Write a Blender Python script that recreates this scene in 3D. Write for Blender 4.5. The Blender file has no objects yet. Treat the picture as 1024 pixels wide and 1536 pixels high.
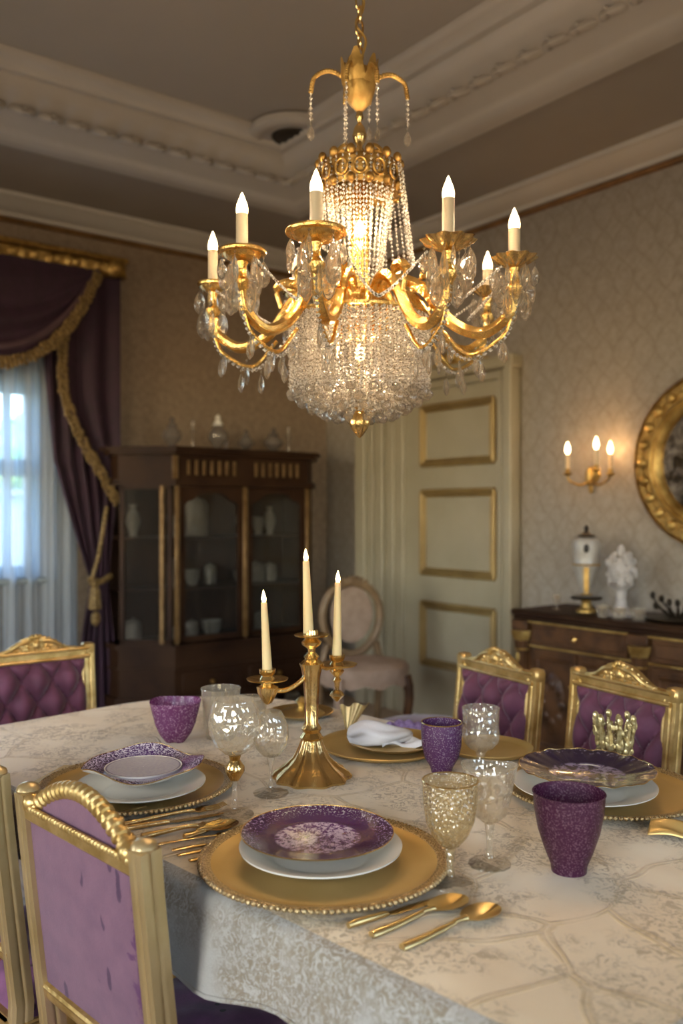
import bpy, math, random
from math import sin, cos, pi, sqrt, atan2
from mathutils import Vector, Matrix, Euler
R = random.Random(11)
SC = bpy.context.scene
COL = SC.collection
F = 1322.0; CX = 512.0; CY = 768.0; EYE = 1.31; D = 6.5; TZ = 0.77

# ---------------------------------------------------------------- materials
def new_mat(name):
    m = bpy.data.materials.new(name); m.use_nodes = True
    nt = m.node_tree; nt.nodes.clear()
    out = nt.nodes.new('ShaderNodeOutputMaterial')
    return m, nt, out
def N(nt, kind, **kw):
    n = nt.nodes.new(kind)
    for k, v in kw.items():
        if k.startswith('i_'):
            key = k[2:].replace('_', ' ')
            n.inputs[key].default_value = v
        else: setattr(n, k, v)
    return n
def L(nt, a, b): nt.links.new(a, b)
def ramp(nt, fac, stops):
    r = nt.nodes.new('ShaderNodeValToRGB'); e = r.color_ramp.elements
    while len(e) < len(stops): e.new(0.5)
    for i, (p, c) in enumerate(stops):
        e[i].position = p; e[i].color = (c[0], c[1], c[2], 1) if not isinstance(c, (int, float)) else (c, c, c, 1)
    L(nt, fac, r.inputs[0]); return r.outputs[0]
def coords(nt, scale=(1,1,1), kind='Object', rot=(0,0,0), loc=(0,0,0)):
    t = nt.nodes.new('ShaderNodeTexCoord'); mp = nt.nodes.new('ShaderNodeMapping')
    mp.inputs['Scale'].default_value = scale; mp.inputs['Rotation'].default_value = rot; mp.inputs['Location'].default_value = loc
    L(nt, t.outputs[kind], mp.inputs[0]); return mp.outputs[0]
def noise(nt, vec, scale, detail=4, rough=.55, dist=0):
    n = N(nt, 'ShaderNodeTexNoise'); n.inputs['Scale'].default_value = scale; n.inputs['Detail'].default_value = detail
    n.inputs['Roughness'].default_value = rough; n.inputs['Distortion'].default_value = dist
    L(nt, vec, n.inputs['Vector']); return n.outputs[0]
def voro(nt, vec, scale, feature='F1', out='Distance'):
    n = N(nt, 'ShaderNodeTexVoronoi', feature=feature); n.inputs['Scale'].default_value = scale
    L(nt, vec, n.inputs['Vector']); return n.outputs[out]
def mix(nt, fac, a, b, mode='MIX'):
    m = N(nt, 'ShaderNodeMix', data_type='RGBA', blend_type=mode)
    for sock, v in ((m.inputs[0], fac), (m.inputs[6], a), (m.inputs[7], b)):
        if hasattr(v, 'links'): L(nt, v, sock)
        elif isinstance(v, (int, float)): sock.default_value = v
        else: sock.default_value = (v[0], v[1], v[2], 1)
    return m.outputs[2]
def mth(nt, op, a, b=None, c=None):
    m = N(nt, 'ShaderNodeMath', operation=op)
    for s, v in zip(m.inputs, (a, b, c)):
        if v is None: continue
        if hasattr(v, 'links'): L(nt, v, s)
        else: s.default_value = v
    return m.outputs[0]
def bump(nt, h, strength=.3, dist=.01):
    b = N(nt, 'ShaderNodeBump'); b.inputs['Strength'].default_value = strength; b.inputs['Distance'].default_value = dist
    L(nt, h, b.inputs['Height']); return b.outputs[0]
def principled(nt, out, base=None, rough=.5, metal=0, normal=None, **kw):
    p = N(nt, 'ShaderNodeBsdfPrincipled')
    for key, v in [('Base Color', base), ('Roughness', rough), ('Metallic', metal), ('Normal', normal)] + [(k.replace('_', ' '), v) for k, v in kw.items()]:
        if v is None: continue
        s = p.inputs[key]
        if hasattr(v, 'links'): L(nt, v, s)
        elif isinstance(v, (int, float)): s.default_value = v
        else: s.default_value = (v[0], v[1], v[2], 1)
    if out: L(nt, p.outputs[0], out.inputs[0])
    return p
def simple(name, c1, c2=None, rough=.5, metal=0, nscale=8, bstr=.15, bscale=60, bdist=.004, **kw):
    m, nt, out = new_mat(name); v = coords(nt)
    c2 = c2 or tuple(x*.75 for x in c1)
    f = noise(nt, v, nscale); col = ramp(nt, f, [(.35, c2), (.65, c1)])
    nb = bump(nt, noise(nt, v, bscale), bstr, bdist) if bstr else None
    principled(nt, out, col, rough, metal, nb, **kw)
    return m
MT = {}
# gilt woods and metals
MT['gold'] = simple('polished_gold', (.92,.68,.32), (.76,.50,.18), .2, 1, 14, .35, 90, .003)
MT['gold_satin'] = simple('satin_gold', (.86,.66,.32), (.74,.54,.22), .33, 1, 5, .08, 200, .001)
MT['gold_chand'] = simple('chandelier_gold', (1.0,.70,.26), (.80,.46,.12), .2, 1, 24, .6, 110, .004)
MT['gilt'] = simple('gilded_wood', (.74,.52,.22), (.50,.32,.10), .36, .85, 25, .45, 70, .004)
MT['gilt_old'] = simple('aged_gilt', (.62,.42,.14), (.28,.16,.04), .42, .8, 12, .5, 50, .006)
MT['moulding_gilt'] = simple('dull_moulding_gilt', (.36,.25,.10), (.27,.18,.07), .45, .5, 6, .2, 80, .003)
MT['gilt_dull'] = simple('champagne_gilt', (.62,.47,.25), (.46,.33,.14), .34, .7, 6, .2, 80, .003)
MT['inlay'] = simple('worn_brass_inlay', (.20,.12,.045), (.12,.065,.02), .5, .4, 20, .3, 80, .002)
MT['votive_gilt'] = simple('pale_gilded_crystal', (.78,.66,.36), (.42,.32,.13), .2, .6, 120, .4, 200, .002)
MT['chair_wood'] = simple('pale_carved_wood', (.22,.14,.07), (.14,.085,.04), .45, 0, 14, .4, 50, .004)
MT['brass_dark'] = simple('darkened_brass', (.45,.27,.08), (.22,.12,.03), .35, .9, 30, .6, 90, .004)
MT['paint'] = simple('cream_painted_wood', (.36,.315,.225), (.32,.28,.195), .42, 0, 3, .06, 90)
MT['plaster'] = simple('pale_plaster', (.53,.49,.44), (.48,.44,.39), .7, 0, 2, .1, 60)
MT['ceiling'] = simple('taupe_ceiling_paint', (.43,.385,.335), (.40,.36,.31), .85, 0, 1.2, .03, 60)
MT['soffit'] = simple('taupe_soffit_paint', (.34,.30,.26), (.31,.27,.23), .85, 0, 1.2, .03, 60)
MT['rail'] = simple('brown_picture_rail', (.22,.11,.035), (.14,.07,.02), .4, .1, 10, .2)
MT['darkwood'] = simple('dark_mahogany', (.042,.020,.010), (.022,.010,.006), .5, 0, 4, .2, 30, Specular_IOR_Level=.10)
MT['carvedwood'] = simple('carved_walnut', (.12,.055,.022), (.045,.020,.009), .35, 0, 9, .4, 40, Specular_IOR_Level=.35)
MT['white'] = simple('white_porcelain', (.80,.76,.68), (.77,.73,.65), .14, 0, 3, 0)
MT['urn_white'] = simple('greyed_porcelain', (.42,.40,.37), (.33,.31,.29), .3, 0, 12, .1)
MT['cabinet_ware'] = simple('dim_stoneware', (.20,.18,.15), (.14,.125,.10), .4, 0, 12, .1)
MT['stone_white'] = simple('white_bisque', (.48,.45,.43), (.34,.31,.30), .5, 0, 18, .5, 40, .01)
MT['dark_iron'] = simple('dark_bronze', (.04,.03,.02), (.02,.015,.01), .4, .6, 8, .3)
MT['wax'] = simple('ivory_wax', (.74,.56,.29), (.70,.51,.25), .45, 0, 4, 0, Subsurface_Weight=.15)
MT['candle_tube'] = simple('shaded_candle_sleeve', (.58,.46,.30), (.52,.40,.26), .5, 0, 4, 0)  # shadow on the tube below its bulb is darkened into this tan
MT['napkin'] = simple('white_linen', (.80,.77,.76), (.72,.68,.68), .85, 0, 5, .25, 120, .003)
MT['lace'] = simple('lavender_lace', (.42,.30,.55), (.25,.15,.36), .85, 0, 90, .6, 150, .003)
MT['blush'] = simple('blush_fabric', (.36,.255,.19), (.27,.185,.13), .8, 0, 14, .3, 60)
MT['fringe'] = simple('antique_gold_fringe', (.30,.20,.075), (.11,.065,.02), .6, .3, 60, .8, 130, .005)
MT['black'] = simple('black_enamel', (.012,.01,.01), (.01,.008,.008), .35, 0, 4, 0)
MT['sill'] = simple('grey_window_paint', (.26,.30,.32), (.23,.27,.29), .5, 0, 4, .05)
MT['garden_wall'] = simple('pale_render', (.75,.77,.78), (.62,.66,.69), .9, 0, .8, .1)
MT['leaves'] = simple('garden_leaves', (.45,.72,.12), (.14,.34,.05), .7, 0, 5, .9, 14, .1)
MT['lawn'] = simple('lawn', (.16,.3,.07), (.08,.17,.03), .9, 0, 1, .3)

def purple_velvet(name, c1, c2, flecks=None, sheen=.35, ragged=False):
    m, nt, out = new_mat(name); v = coords(nt)
    f = noise(nt, v, 22, 5); col = ramp(nt, f, [(.3, c2), (.7, c1)])
    if flecks:
        vs = coords(nt, (1, 1, .34)); d = voro(nt, vs, 30)
        n2 = noise(nt, v, 40); dd = mth(nt, 'ADD', d, mth(nt, 'MULTIPLY', mth(nt, 'SUBTRACT', n2, .5), .24))
        k = ramp(nt, dd, [(.17, 1.0), (.21, 0.0)]); sel = ramp(nt, noise(nt, v, 13, 1), [(.47, 0.0), (.50, 1.0)])
        col = mix(nt, mth(nt, 'MULTIPLY', k, sel), col, flecks)
    if ragged:                                   # the worn dark pile along one edge of the panel
        t = N(nt, 'ShaderNodeTexCoord'); s = N(nt, 'ShaderNodeSeparateXYZ'); L(nt, t.outputs['Object'], s.inputs[0])
        q = mth(nt, 'ADD', s.outputs[0], mth(nt, 'MULTIPLY', mth(nt, 'SUBTRACT', noise(nt, v, 26, 3, .6, 1), .5), .12))
        col = mix(nt, ramp(nt, q, [(.134, 0.0), (.140, 1.0)]), col, (.085,.015,.075))
    nb = bump(nt, noise(nt, v, 380, 2), .2, .002)
    principled(nt, out, col, .75, 0, nb, Sheen_Weight=sheen, Sheen_Roughness=.4)
    return m
MT['velvet'] = purple_velvet('plum_velvet', (.135,.036,.075), (.08,.021,.046))
MT['velvet_back'] = purple_velvet('lilac_velvet_back', (.185,.083,.125), (.14,.06,.10), (.05,.010,.045), ragged=True)
MT['velvet_seat'] = purple_velvet('violet_seat_velvet', (.22,.075,.17), (.13,.04,.10), (.03,.006,.02))
MT['drape'] = purple_velvet('aubergine_drape', (.032,.008,.024), (.018,.005,.013), sheen=.08)
MT['drape_highlight'] = simple('mauve_satin_highlight', (.085,.045,.055), (.05,.025,.035), .4, 0, 6, .1)  # paler mauve for the swag's modelled highlight line

# sheer
m, nt, out = new_mat('sheer_voile'); v = coords(nt)
d = N(nt, 'ShaderNodeBsdfDiffuse'); d.inputs[0].default_value = (.80,.84,.88,1)
tl = N(nt, 'ShaderNodeBsdfTranslucent'); tl.inputs[0].default_value = (.66,.82,.97,1)
tr = N(nt, 'ShaderNodeBsdfTransparent'); tr.inputs[0].default_value = (.95,.97,1,1)
a1 = N(nt, 'ShaderNodeMixShader'); a1.inputs[0].default_value = .6
L(nt, d.outputs[0], a1.inputs[1]); L(nt, tl.outputs[0], a1.inputs[2])
a2 = N(nt, 'ShaderNodeMixShader'); w = noise(nt, coords(nt, (1,1,.05)), 14, 3)
L(nt, ramp(nt, w, [(.3, .26), (.7, .48)]), a2.inputs[0]); L(nt, tr.outputs[0], a2.inputs[1]); L(nt, a1.outputs[0], a2.inputs[2])
L(nt, a2.outputs[0], out.inputs[0]); MT['sheer'] = m

# thin glass: clear body, coat of reflections, cut facets
def glass(name, tint=(1,1,1), milk=.06, milkcol=(.9,.85,.75), cut=40, cutstr=.5, pattern='voronoi', speck=None, opaque=0, gloss_boost=0.10):
    m, nt, out = new_mat(name); v = coords(nt)
    h = voro(nt, v, cut) if pattern == 'voronoi' else noise(nt, v, cut, 2)
    nb = bump(nt, h, cutstr, .004)
    tr = N(nt, 'ShaderNodeBsdfTransparent'); tr.inputs[0].default_value = (*tint, 1)
    gl = N(nt, 'ShaderNodeBsdfGlossy'); gl.inputs['Roughness'].default_value = .07; L(nt, nb, gl.inputs['Normal'])
    gl.inputs[0].default_value = (1,.97,.92,1)
    df = N(nt, 'ShaderNodeBsdfTranslucent'); dd = N(nt, 'ShaderNodeBsdfDiffuse')
    df.inputs[0].default_value = (*milkcol, 1); dd.inputs[0].default_value = (*milkcol, 1)
    L(nt, nb, dd.inputs['Normal'])
    dm = N(nt, 'ShaderNodeMixShader'); dm.inputs[0].default_value = .5; L(nt, df.outputs[0], dm.inputs[1]); L(nt, dd.outputs[0], dm.inputs[2])
    fr = N(nt, 'ShaderNodeLayerWeight'); fr.inputs[0].default_value = .35; L(nt, nb, fr.inputs['Normal'])
    body = N(nt, 'ShaderNodeMixShader')
    if speck:
        sp = voro(nt, v, speck[0]); k = ramp(nt, mth(nt, 'ADD', sp, mth(nt, 'MULTIPLY', noise(nt, v, speck[0]*.5), .6)), [(speck[1], speck[2]), (speck[1]+.12, milk)])
        L(nt, k, body.inputs[0])
    else: body.inputs[0].default_value = milk
    if opaque: tr.inputs[0].default_value = (*tint, 1)
    L(nt, tr.outputs[0], body.inputs[1]); L(nt, dm.outputs[0], body.inputs[2])
    top = N(nt, 'ShaderNodeMixShader'); L(nt, mth(nt, 'ADD', mth(nt, 'MULTIPLY', mth(nt, 'POWER', fr.outputs['Facing'], 2.5), .55), gloss_boost), top.inputs[0])
    L(nt, body.outputs[0], top.inputs[1]); L(nt, gl.outputs[0], top.inputs[2])
    L(nt, top.outputs[0], out.inputs[0]); return m
MT['glass'] = glass('cut_crystal', (.98,.96,.93), .13, (1,.92,.76), 70, 1.0)
MT['glass_foot'] = glass('crystal_foot', (1,.99,.97), .05, (1,.92,.76), 120, .8, gloss_boost=.03)
MT['glass_amber'] = glass('champagne_glass', (.90,.84,.70), .20, (.85,.70,.45), 170, .9, speck=(150, .55, .45))
MT['glass_frost'] = glass('frosted_tumbler_glass', (.92,.90,.86), .20, (.80,.74,.64), 30, .3)
MT['jar_glass'] = glass('smoked_jar_glass', (.8,.78,.75), .40, (.42,.38,.35), 20, .3)
MT['glass_pane'] = glass('cabinet_glass', (.86,.87,.87), .02, (.6,.6,.6), 3, .02, 'noise', gloss_boost=.03)
MT['glass_window'] = glass('window_glass', (.95,.97,.97), .01, (.6,.6,.6), 3, .01, 'noise', gloss_boost=.02)
MT['glass_purple'] = glass('purple_mottled_glass', (.22,.055,.24), .35, (.24,.065,.26), 75, .8, speck=(95, .62, .9))
m, nt, out = new_mat('purple_art_glass'); v = coords(nt)
def purple_glass(name, body, flake, scale, thr, trans=.45, swirl=0):
    m, nt, out = new_mat(name); v = coords(nt)
    n1 = noise(nt, v, scale, 3, .6, swirl); k = ramp(nt, n1, [(thr, 0.0), (thr+.10, 1.0)])
    col = mix(nt, k, body, flake); nb = bump(nt, n1, .5, .003)
    p = principled(nt, None, col, .12, 0, nb, Coat_Weight=.4)
    tr = N(nt, 'ShaderNodeBsdfTransparent'); tr.inputs[0].default_value = (body[0]*2.6+.05, body[1]*2.6, body[2]*2.6+.05, 1)
    tl = N(nt, 'ShaderNodeBsdfTranslucent'); L(nt, col, tl.inputs[0])
    a = N(nt, 'ShaderNodeMixShader'); a.inputs[0].default_value = .3; L(nt, p.outputs[0], a.inputs[1]); L(nt, tl.outputs[0], a.inputs[2])
    b = N(nt, 'ShaderNodeMixShader'); b.inputs[0].default_value = trans; L(nt, a.outputs[0], b.inputs[1]); L(nt, tr.outputs[0], b.inputs[2])
    L(nt, b.outputs[0], out.inputs[0]); return m
MT['pg_right'] = purple_glass('plum_mottled_glass', (.115,.028,.075), (.30,.15,.21), 330, .52, .34)
MT['pg_left'] = purple_glass('amethyst_swirl_glass', (.24,.07,.20), (.66,.42,.58), 95, .53, .25, 2.5)
MT['pg_mid'] = purple_glass('violet_glitter_glass', (.14,.045,.15), (.52,.38,.48), 340, .55, .22)
# crystal that really bends light, for the drops; bead strands get painted sparkle
m, nt, out = new_mat('lead_crystal')
g = N(nt, 'ShaderNodeBsdfGlass'); g.inputs['Roughness'].default_value = 0.0; g.inputs['IOR'].default_value = 1.5; g.inputs[0].default_value = (1,.97,.92,1); v = coords(nt); L(nt, bump(nt, voro(nt, v, 60), .6, .004), g.inputs['Normal'])
tr = N(nt, 'ShaderNodeBsdfTransparent'); mx = N(nt, 'ShaderNodeMixShader'); mx.inputs[0].default_value = .55
L(nt, tr.outputs[0], mx.inputs[1]); L(nt, g.outputs[0], mx.inputs[2])
tl = N(nt, 'ShaderNodeBsdfTranslucent'); tl.inputs[0].default_value = (1,.9,.74,1); m3 = N(nt, 'ShaderNodeMixShader'); m3.inputs[0].default_value = .10; L(nt, mx.outputs[0], m3.inputs[1]); L(nt, tl.outputs[0], m3.inputs[2]); L(nt, m3.outputs[0], out.inputs[0]); MT['crystal'] = m
m, nt, out = new_mat('bead_crystal'); v = coords(nt)
nz = noise(nt, v, 260, 1); k = ramp(nt, nz, [(.40, (.22,.17,.12)), (.48, (.82,.74,.64)), (.54, (1,.98,.94))])  # sparkle put into the colour as pale and dark noise specks
p = principled(nt, None, k, .16, .1, bump(nt, voro(nt, v, 180), 1.0, .004), Coat_Weight=1.0)
tr = N(nt, 'ShaderNodeBsdfTransparent'); mx = N(nt, 'ShaderNodeMixShader'); mx.inputs[0].default_value = .70
tl = N(nt, 'ShaderNodeBsdfTranslucent'); L(nt, k, tl.inputs[0]); m2 = N(nt, 'ShaderNodeMixShader'); m2.inputs[0].default_value = .35; L(nt, p.outputs[0], m2.inputs[1]); L(nt, tl.outputs[0], m2.inputs[2])
L(nt, tr.outputs[0], mx.inputs[1]); L(nt, m2.outputs[0], mx.inputs[2]); L(nt, mx.outputs[0], out.inputs[0]); MT['bead'] = m

def emit(name, col, s):
    m, nt, out = new_mat(name); e = N(nt, 'ShaderNodeEmission'); e.inputs[0].default_value = (*col, 1); e.inputs[1].default_value = s
    L(nt, e.outputs[0], out.inputs[0]); return m
MT['bulb'] = emit('warm_bulb', (1,.70,.36), 11)
MT['flame'] = emit('candle_flame', (1,.72,.34), 14)

# plates: pattern depends on the distance from the plate's own axis
def plate_mat(name, inner, outer_dark, centre_col, r_c, r_o, glit=(.8,.72,.82), gs=260, centre_glit=.5, thr=.56):
    m, nt, out = new_mat(name); t = N(nt, 'ShaderNodeTexCoord'); sx = N(nt, 'ShaderNodeSeparateXYZ'); L(nt, t.outputs['Object'], sx.inputs[0])
    r = mth(nt, 'SQRT', mth(nt, 'ADD', mth(nt, 'MULTIPLY', sx.outputs[0], sx.outputs[0]), mth(nt, 'MULTIPLY', sx.outputs[1], sx.outputs[1])))
    nz = noise(nt, t.outputs['Object'], gs, 2, .6); gk = ramp(nt, nz, [(thr, 0.0), (thr+.06, 1.0)])
    zc = ramp(nt, mth(nt, 'MULTIPLY', r, 1/r_c), [(.93, 1.0), (1.0, 0.0)])
    zo = ramp(nt, mth(nt, 'MULTIPLY', r, 1/r_o), [(.70, 0.0), (1.0, 1.0)])
    fleck = mth(nt, 'MULTIPLY', gk, zo)
    col = mix(nt, fleck, inner, glit)
    cc = mix(nt, ramp(nt, noise(nt, t.outputs['Object'], gs*.55, 3, .7), [(centre_glit-.05, 0.0), (centre_glit+.05, 1.0)]), centre_col, outer_dark)
    col = mix(nt, zc, col, cc)
    principled(nt, out, col, .13, 0, bump(nt, nz, .25, .001), Coat_Weight=.6)
    return m
MT['plate_centre'] = plate_mat('purple_speckled_glaze', (.075,.020,.090), (.12,.035,.14), (.66,.50,.62), .068, .122)
MT['plate_left'] = plate_mat('violet_glitter_glaze', (.075,.028,.12), (.60,.56,.62), (.66,.62,.64), .072, .10, gs=300, thr=.50)
MT['plate_right'] = plate_mat('blackcurrant_glaze', (.03,.018,.045), (.035,.02,.05), (.30,.24,.34), .075, .15, glit=(.4,.36,.42), gs=120)

# charger: satin bed, darker textured lip
m, nt, out = new_mat('charger_gold'); t = N(nt, 'ShaderNodeTexCoord')
nz = noise(nt, t.outputs['Object'], 5, 3); col = ramp(nt, nz, [(.3, (.66,.44,.14)), (.7, (.80,.57,.23))])
principled(nt, out, col, .42, .65, bump(nt, noise(nt, t.outputs['Object'], 300), .05, .001)); MT['charger'] = m
m, nt, out = new_mat('charger_rim_gold'); t = N(nt, 'ShaderNodeTexCoord')
nz = noise(nt, t.outputs['Object'], 420, 2); col = ramp(nt, nz, [(.38, (.30,.18,.06)), (.6, (.80,.62,.34))])
principled(nt, out, col, .3, .85, bump(nt, nz, .6, .003)); MT['charger_rim'] = m

# damask tablecloth
m, nt, out = new_mat('cream_damask'); v = coords(nt)
big = noise(nt, v, 3.2, 3, .6, .4)
base = ramp(nt, big, [(.35, (.73,.57,.35)), (.65, (.87,.74,.52))])
wv = N(nt, 'ShaderNodeMixRGB'); wv.inputs[0].default_value = .13
t = N(nt, 'ShaderNodeTexNoise'); t.inputs['Scale'].default_value = 3.5; L(nt, v, t.inputs['Vector']); L(nt, v, wv.inputs[1]); L(nt, t.outputs['Color'], wv.inputs[2])
e1 = N(nt, 'ShaderNodeTexVoronoi', feature='DISTANCE_TO_EDGE'); e1.inputs['Scale'].default_value = 4.6; L(nt, wv.outputs[0], e1.inputs['Vector'])
lines = mth(nt, 'MULTIPLY', ramp(nt, e1.outputs['Distance'], [(.0, .2), (.008, 1.0), (.018, 1.0), (.028, 0.0)]), ramp(nt, noise(nt, v, 24, 3), [(.35, .25), (.6, 1.0)]))
inner = ramp(nt, mth(nt, 'ABSOLUTE', mth(nt, 'SUBTRACT', e1.outputs['Distance'], .012)), [(.002, 0.0), (.006, 1.0)])
fl = noise(nt, v, 60, 5, .7, 1.8); clus = noise(nt, v, 11, 2)
fk = mth(nt, 'MULTIPLY', ramp(nt, fl, [(.49, 0.0), (.55, 1.0)]), ramp(nt, clus, [(.43, 0.0), (.56, 1.0)]))
col = mix(nt, mth(nt, 'MULTIPLY', lines, .62), base, (.50,.34,.13))
col = mix(nt, mth(nt, 'MULTIPLY', fk, .68), col, (.36,.25,.12))
hgt = mth(nt, 'ADD', mth(nt, 'MULTIPLY', lines, .6), mth(nt, 'ADD', mth(nt, 'MULTIPLY', fk, .5), mth(nt, 'MULTIPLY', noise(nt, v, 7, 3), 1.2)))
principled(nt, out, col, .52, 0, bump(nt, hgt, .5, .006), Sheen_Weight=.25); MT['cloth'] = m
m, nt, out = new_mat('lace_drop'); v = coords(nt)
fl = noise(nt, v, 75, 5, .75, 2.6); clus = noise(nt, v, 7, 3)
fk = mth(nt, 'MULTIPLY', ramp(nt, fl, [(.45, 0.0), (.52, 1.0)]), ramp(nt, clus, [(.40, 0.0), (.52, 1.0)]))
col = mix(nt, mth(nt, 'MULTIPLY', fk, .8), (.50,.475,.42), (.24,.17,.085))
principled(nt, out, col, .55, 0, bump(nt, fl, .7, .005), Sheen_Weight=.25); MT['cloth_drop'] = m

# wallpapers (object x along the wall, z up)
def wallpaper(name, c1, c2, cl, kx, kz, amt):
    m, nt, out = new_mat(name); t = N(nt, 'ShaderNodeTexCoord'); s = N(nt, 'ShaderNodeSeparateXYZ'); L(nt, t.outputs['Object'], s.inputs[0])
    wob = mth(nt, 'MULTIPLY', mth(nt, 'SINE', mth(nt, 'MULTIPLY', s.outputs[2], 2*kz)), .35)
    p = mth(nt, 'ADD', mth(nt, 'MULTIPLY', s.outputs[0], kx), mth(nt, 'MULTIPLY', s.outputs[2], kz))
    q = mth(nt, 'SUBTRACT', mth(nt, 'MULTIPLY', s.outputs[0], kx), mth(nt, 'MULTIPLY', s.outputs[2], kz))
    a = mth(nt, 'ABSOLUTE', mth(nt, 'SINE', mth(nt, 'ADD', p, wob))); b = mth(nt, 'ABSOLUTE', mth(nt, 'SINE', mth(nt, 'SUBTRACT', q, wob)))
    lat = ramp(nt, mth(nt, 'MINIMUM', a, b), [(.12, 1.0), (.38, 0.0)])
    mott = noise(nt, t.outputs['Object'], 26, 5, .65, .6)
    base = ramp(nt, mott, [(.36, c2), (.64, c1)])
    lat = mth(nt, 'MULTIPLY', lat, ramp(nt, noise(nt, t.outputs['Object'], 16, 3), [(.3, .3), (.6, 1.0)]))
    col = mix(nt, mth(nt, 'MULTIPLY', lat, amt), base, cl)
    principled(nt, out, col, .6, 0, bump(nt, mott, .12, .003)); return m
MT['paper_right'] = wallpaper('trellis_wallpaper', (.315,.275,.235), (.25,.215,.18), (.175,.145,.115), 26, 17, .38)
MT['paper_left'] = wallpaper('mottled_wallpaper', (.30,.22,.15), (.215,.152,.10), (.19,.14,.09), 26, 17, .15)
# parquet
m, nt, out = new_mat('oak_parquet'); v = coords(nt)
br = N(nt, 'ShaderNodeTexBrick'); br.inputs['Scale'].default_value = 1; br.inputs['Brick Width'].default_value = 1.1; br.inputs['Row Height'].default_value = .12
br.inputs['Mortar Size'].default_value = .003; br.inputs['Color1'].default_value = (.42,.30,.19,1); br.inputs['Color2'].default_value = (.34,.24,.15,1); br.inputs['Mortar'].default_value = (.1,.06,.03,1)
L(nt, v, br.inputs['Vector']); gr = noise(nt, coords(nt, (1, 14, 1)), 5, 5)
principled(nt, out, mix(nt, .35, br.outputs[0], ramp(nt, gr, [(.3, (.22,.14,.08)), (.7, (.5,.38,.26))])), .35, 0, bump(nt, gr, .1, .002)); MT['floor'] = m
# antique mirror
m, nt, out = new_mat('aged_mirror'); v = coords(nt); nz = noise(nt, v, 9, 5, .7, .8)
principled(nt, out, ramp(nt, nz, [(.42, (.06,.045,.03)), (.6, (.45,.40,.34))]), .22, .85); MT['mirror'] = m

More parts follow.
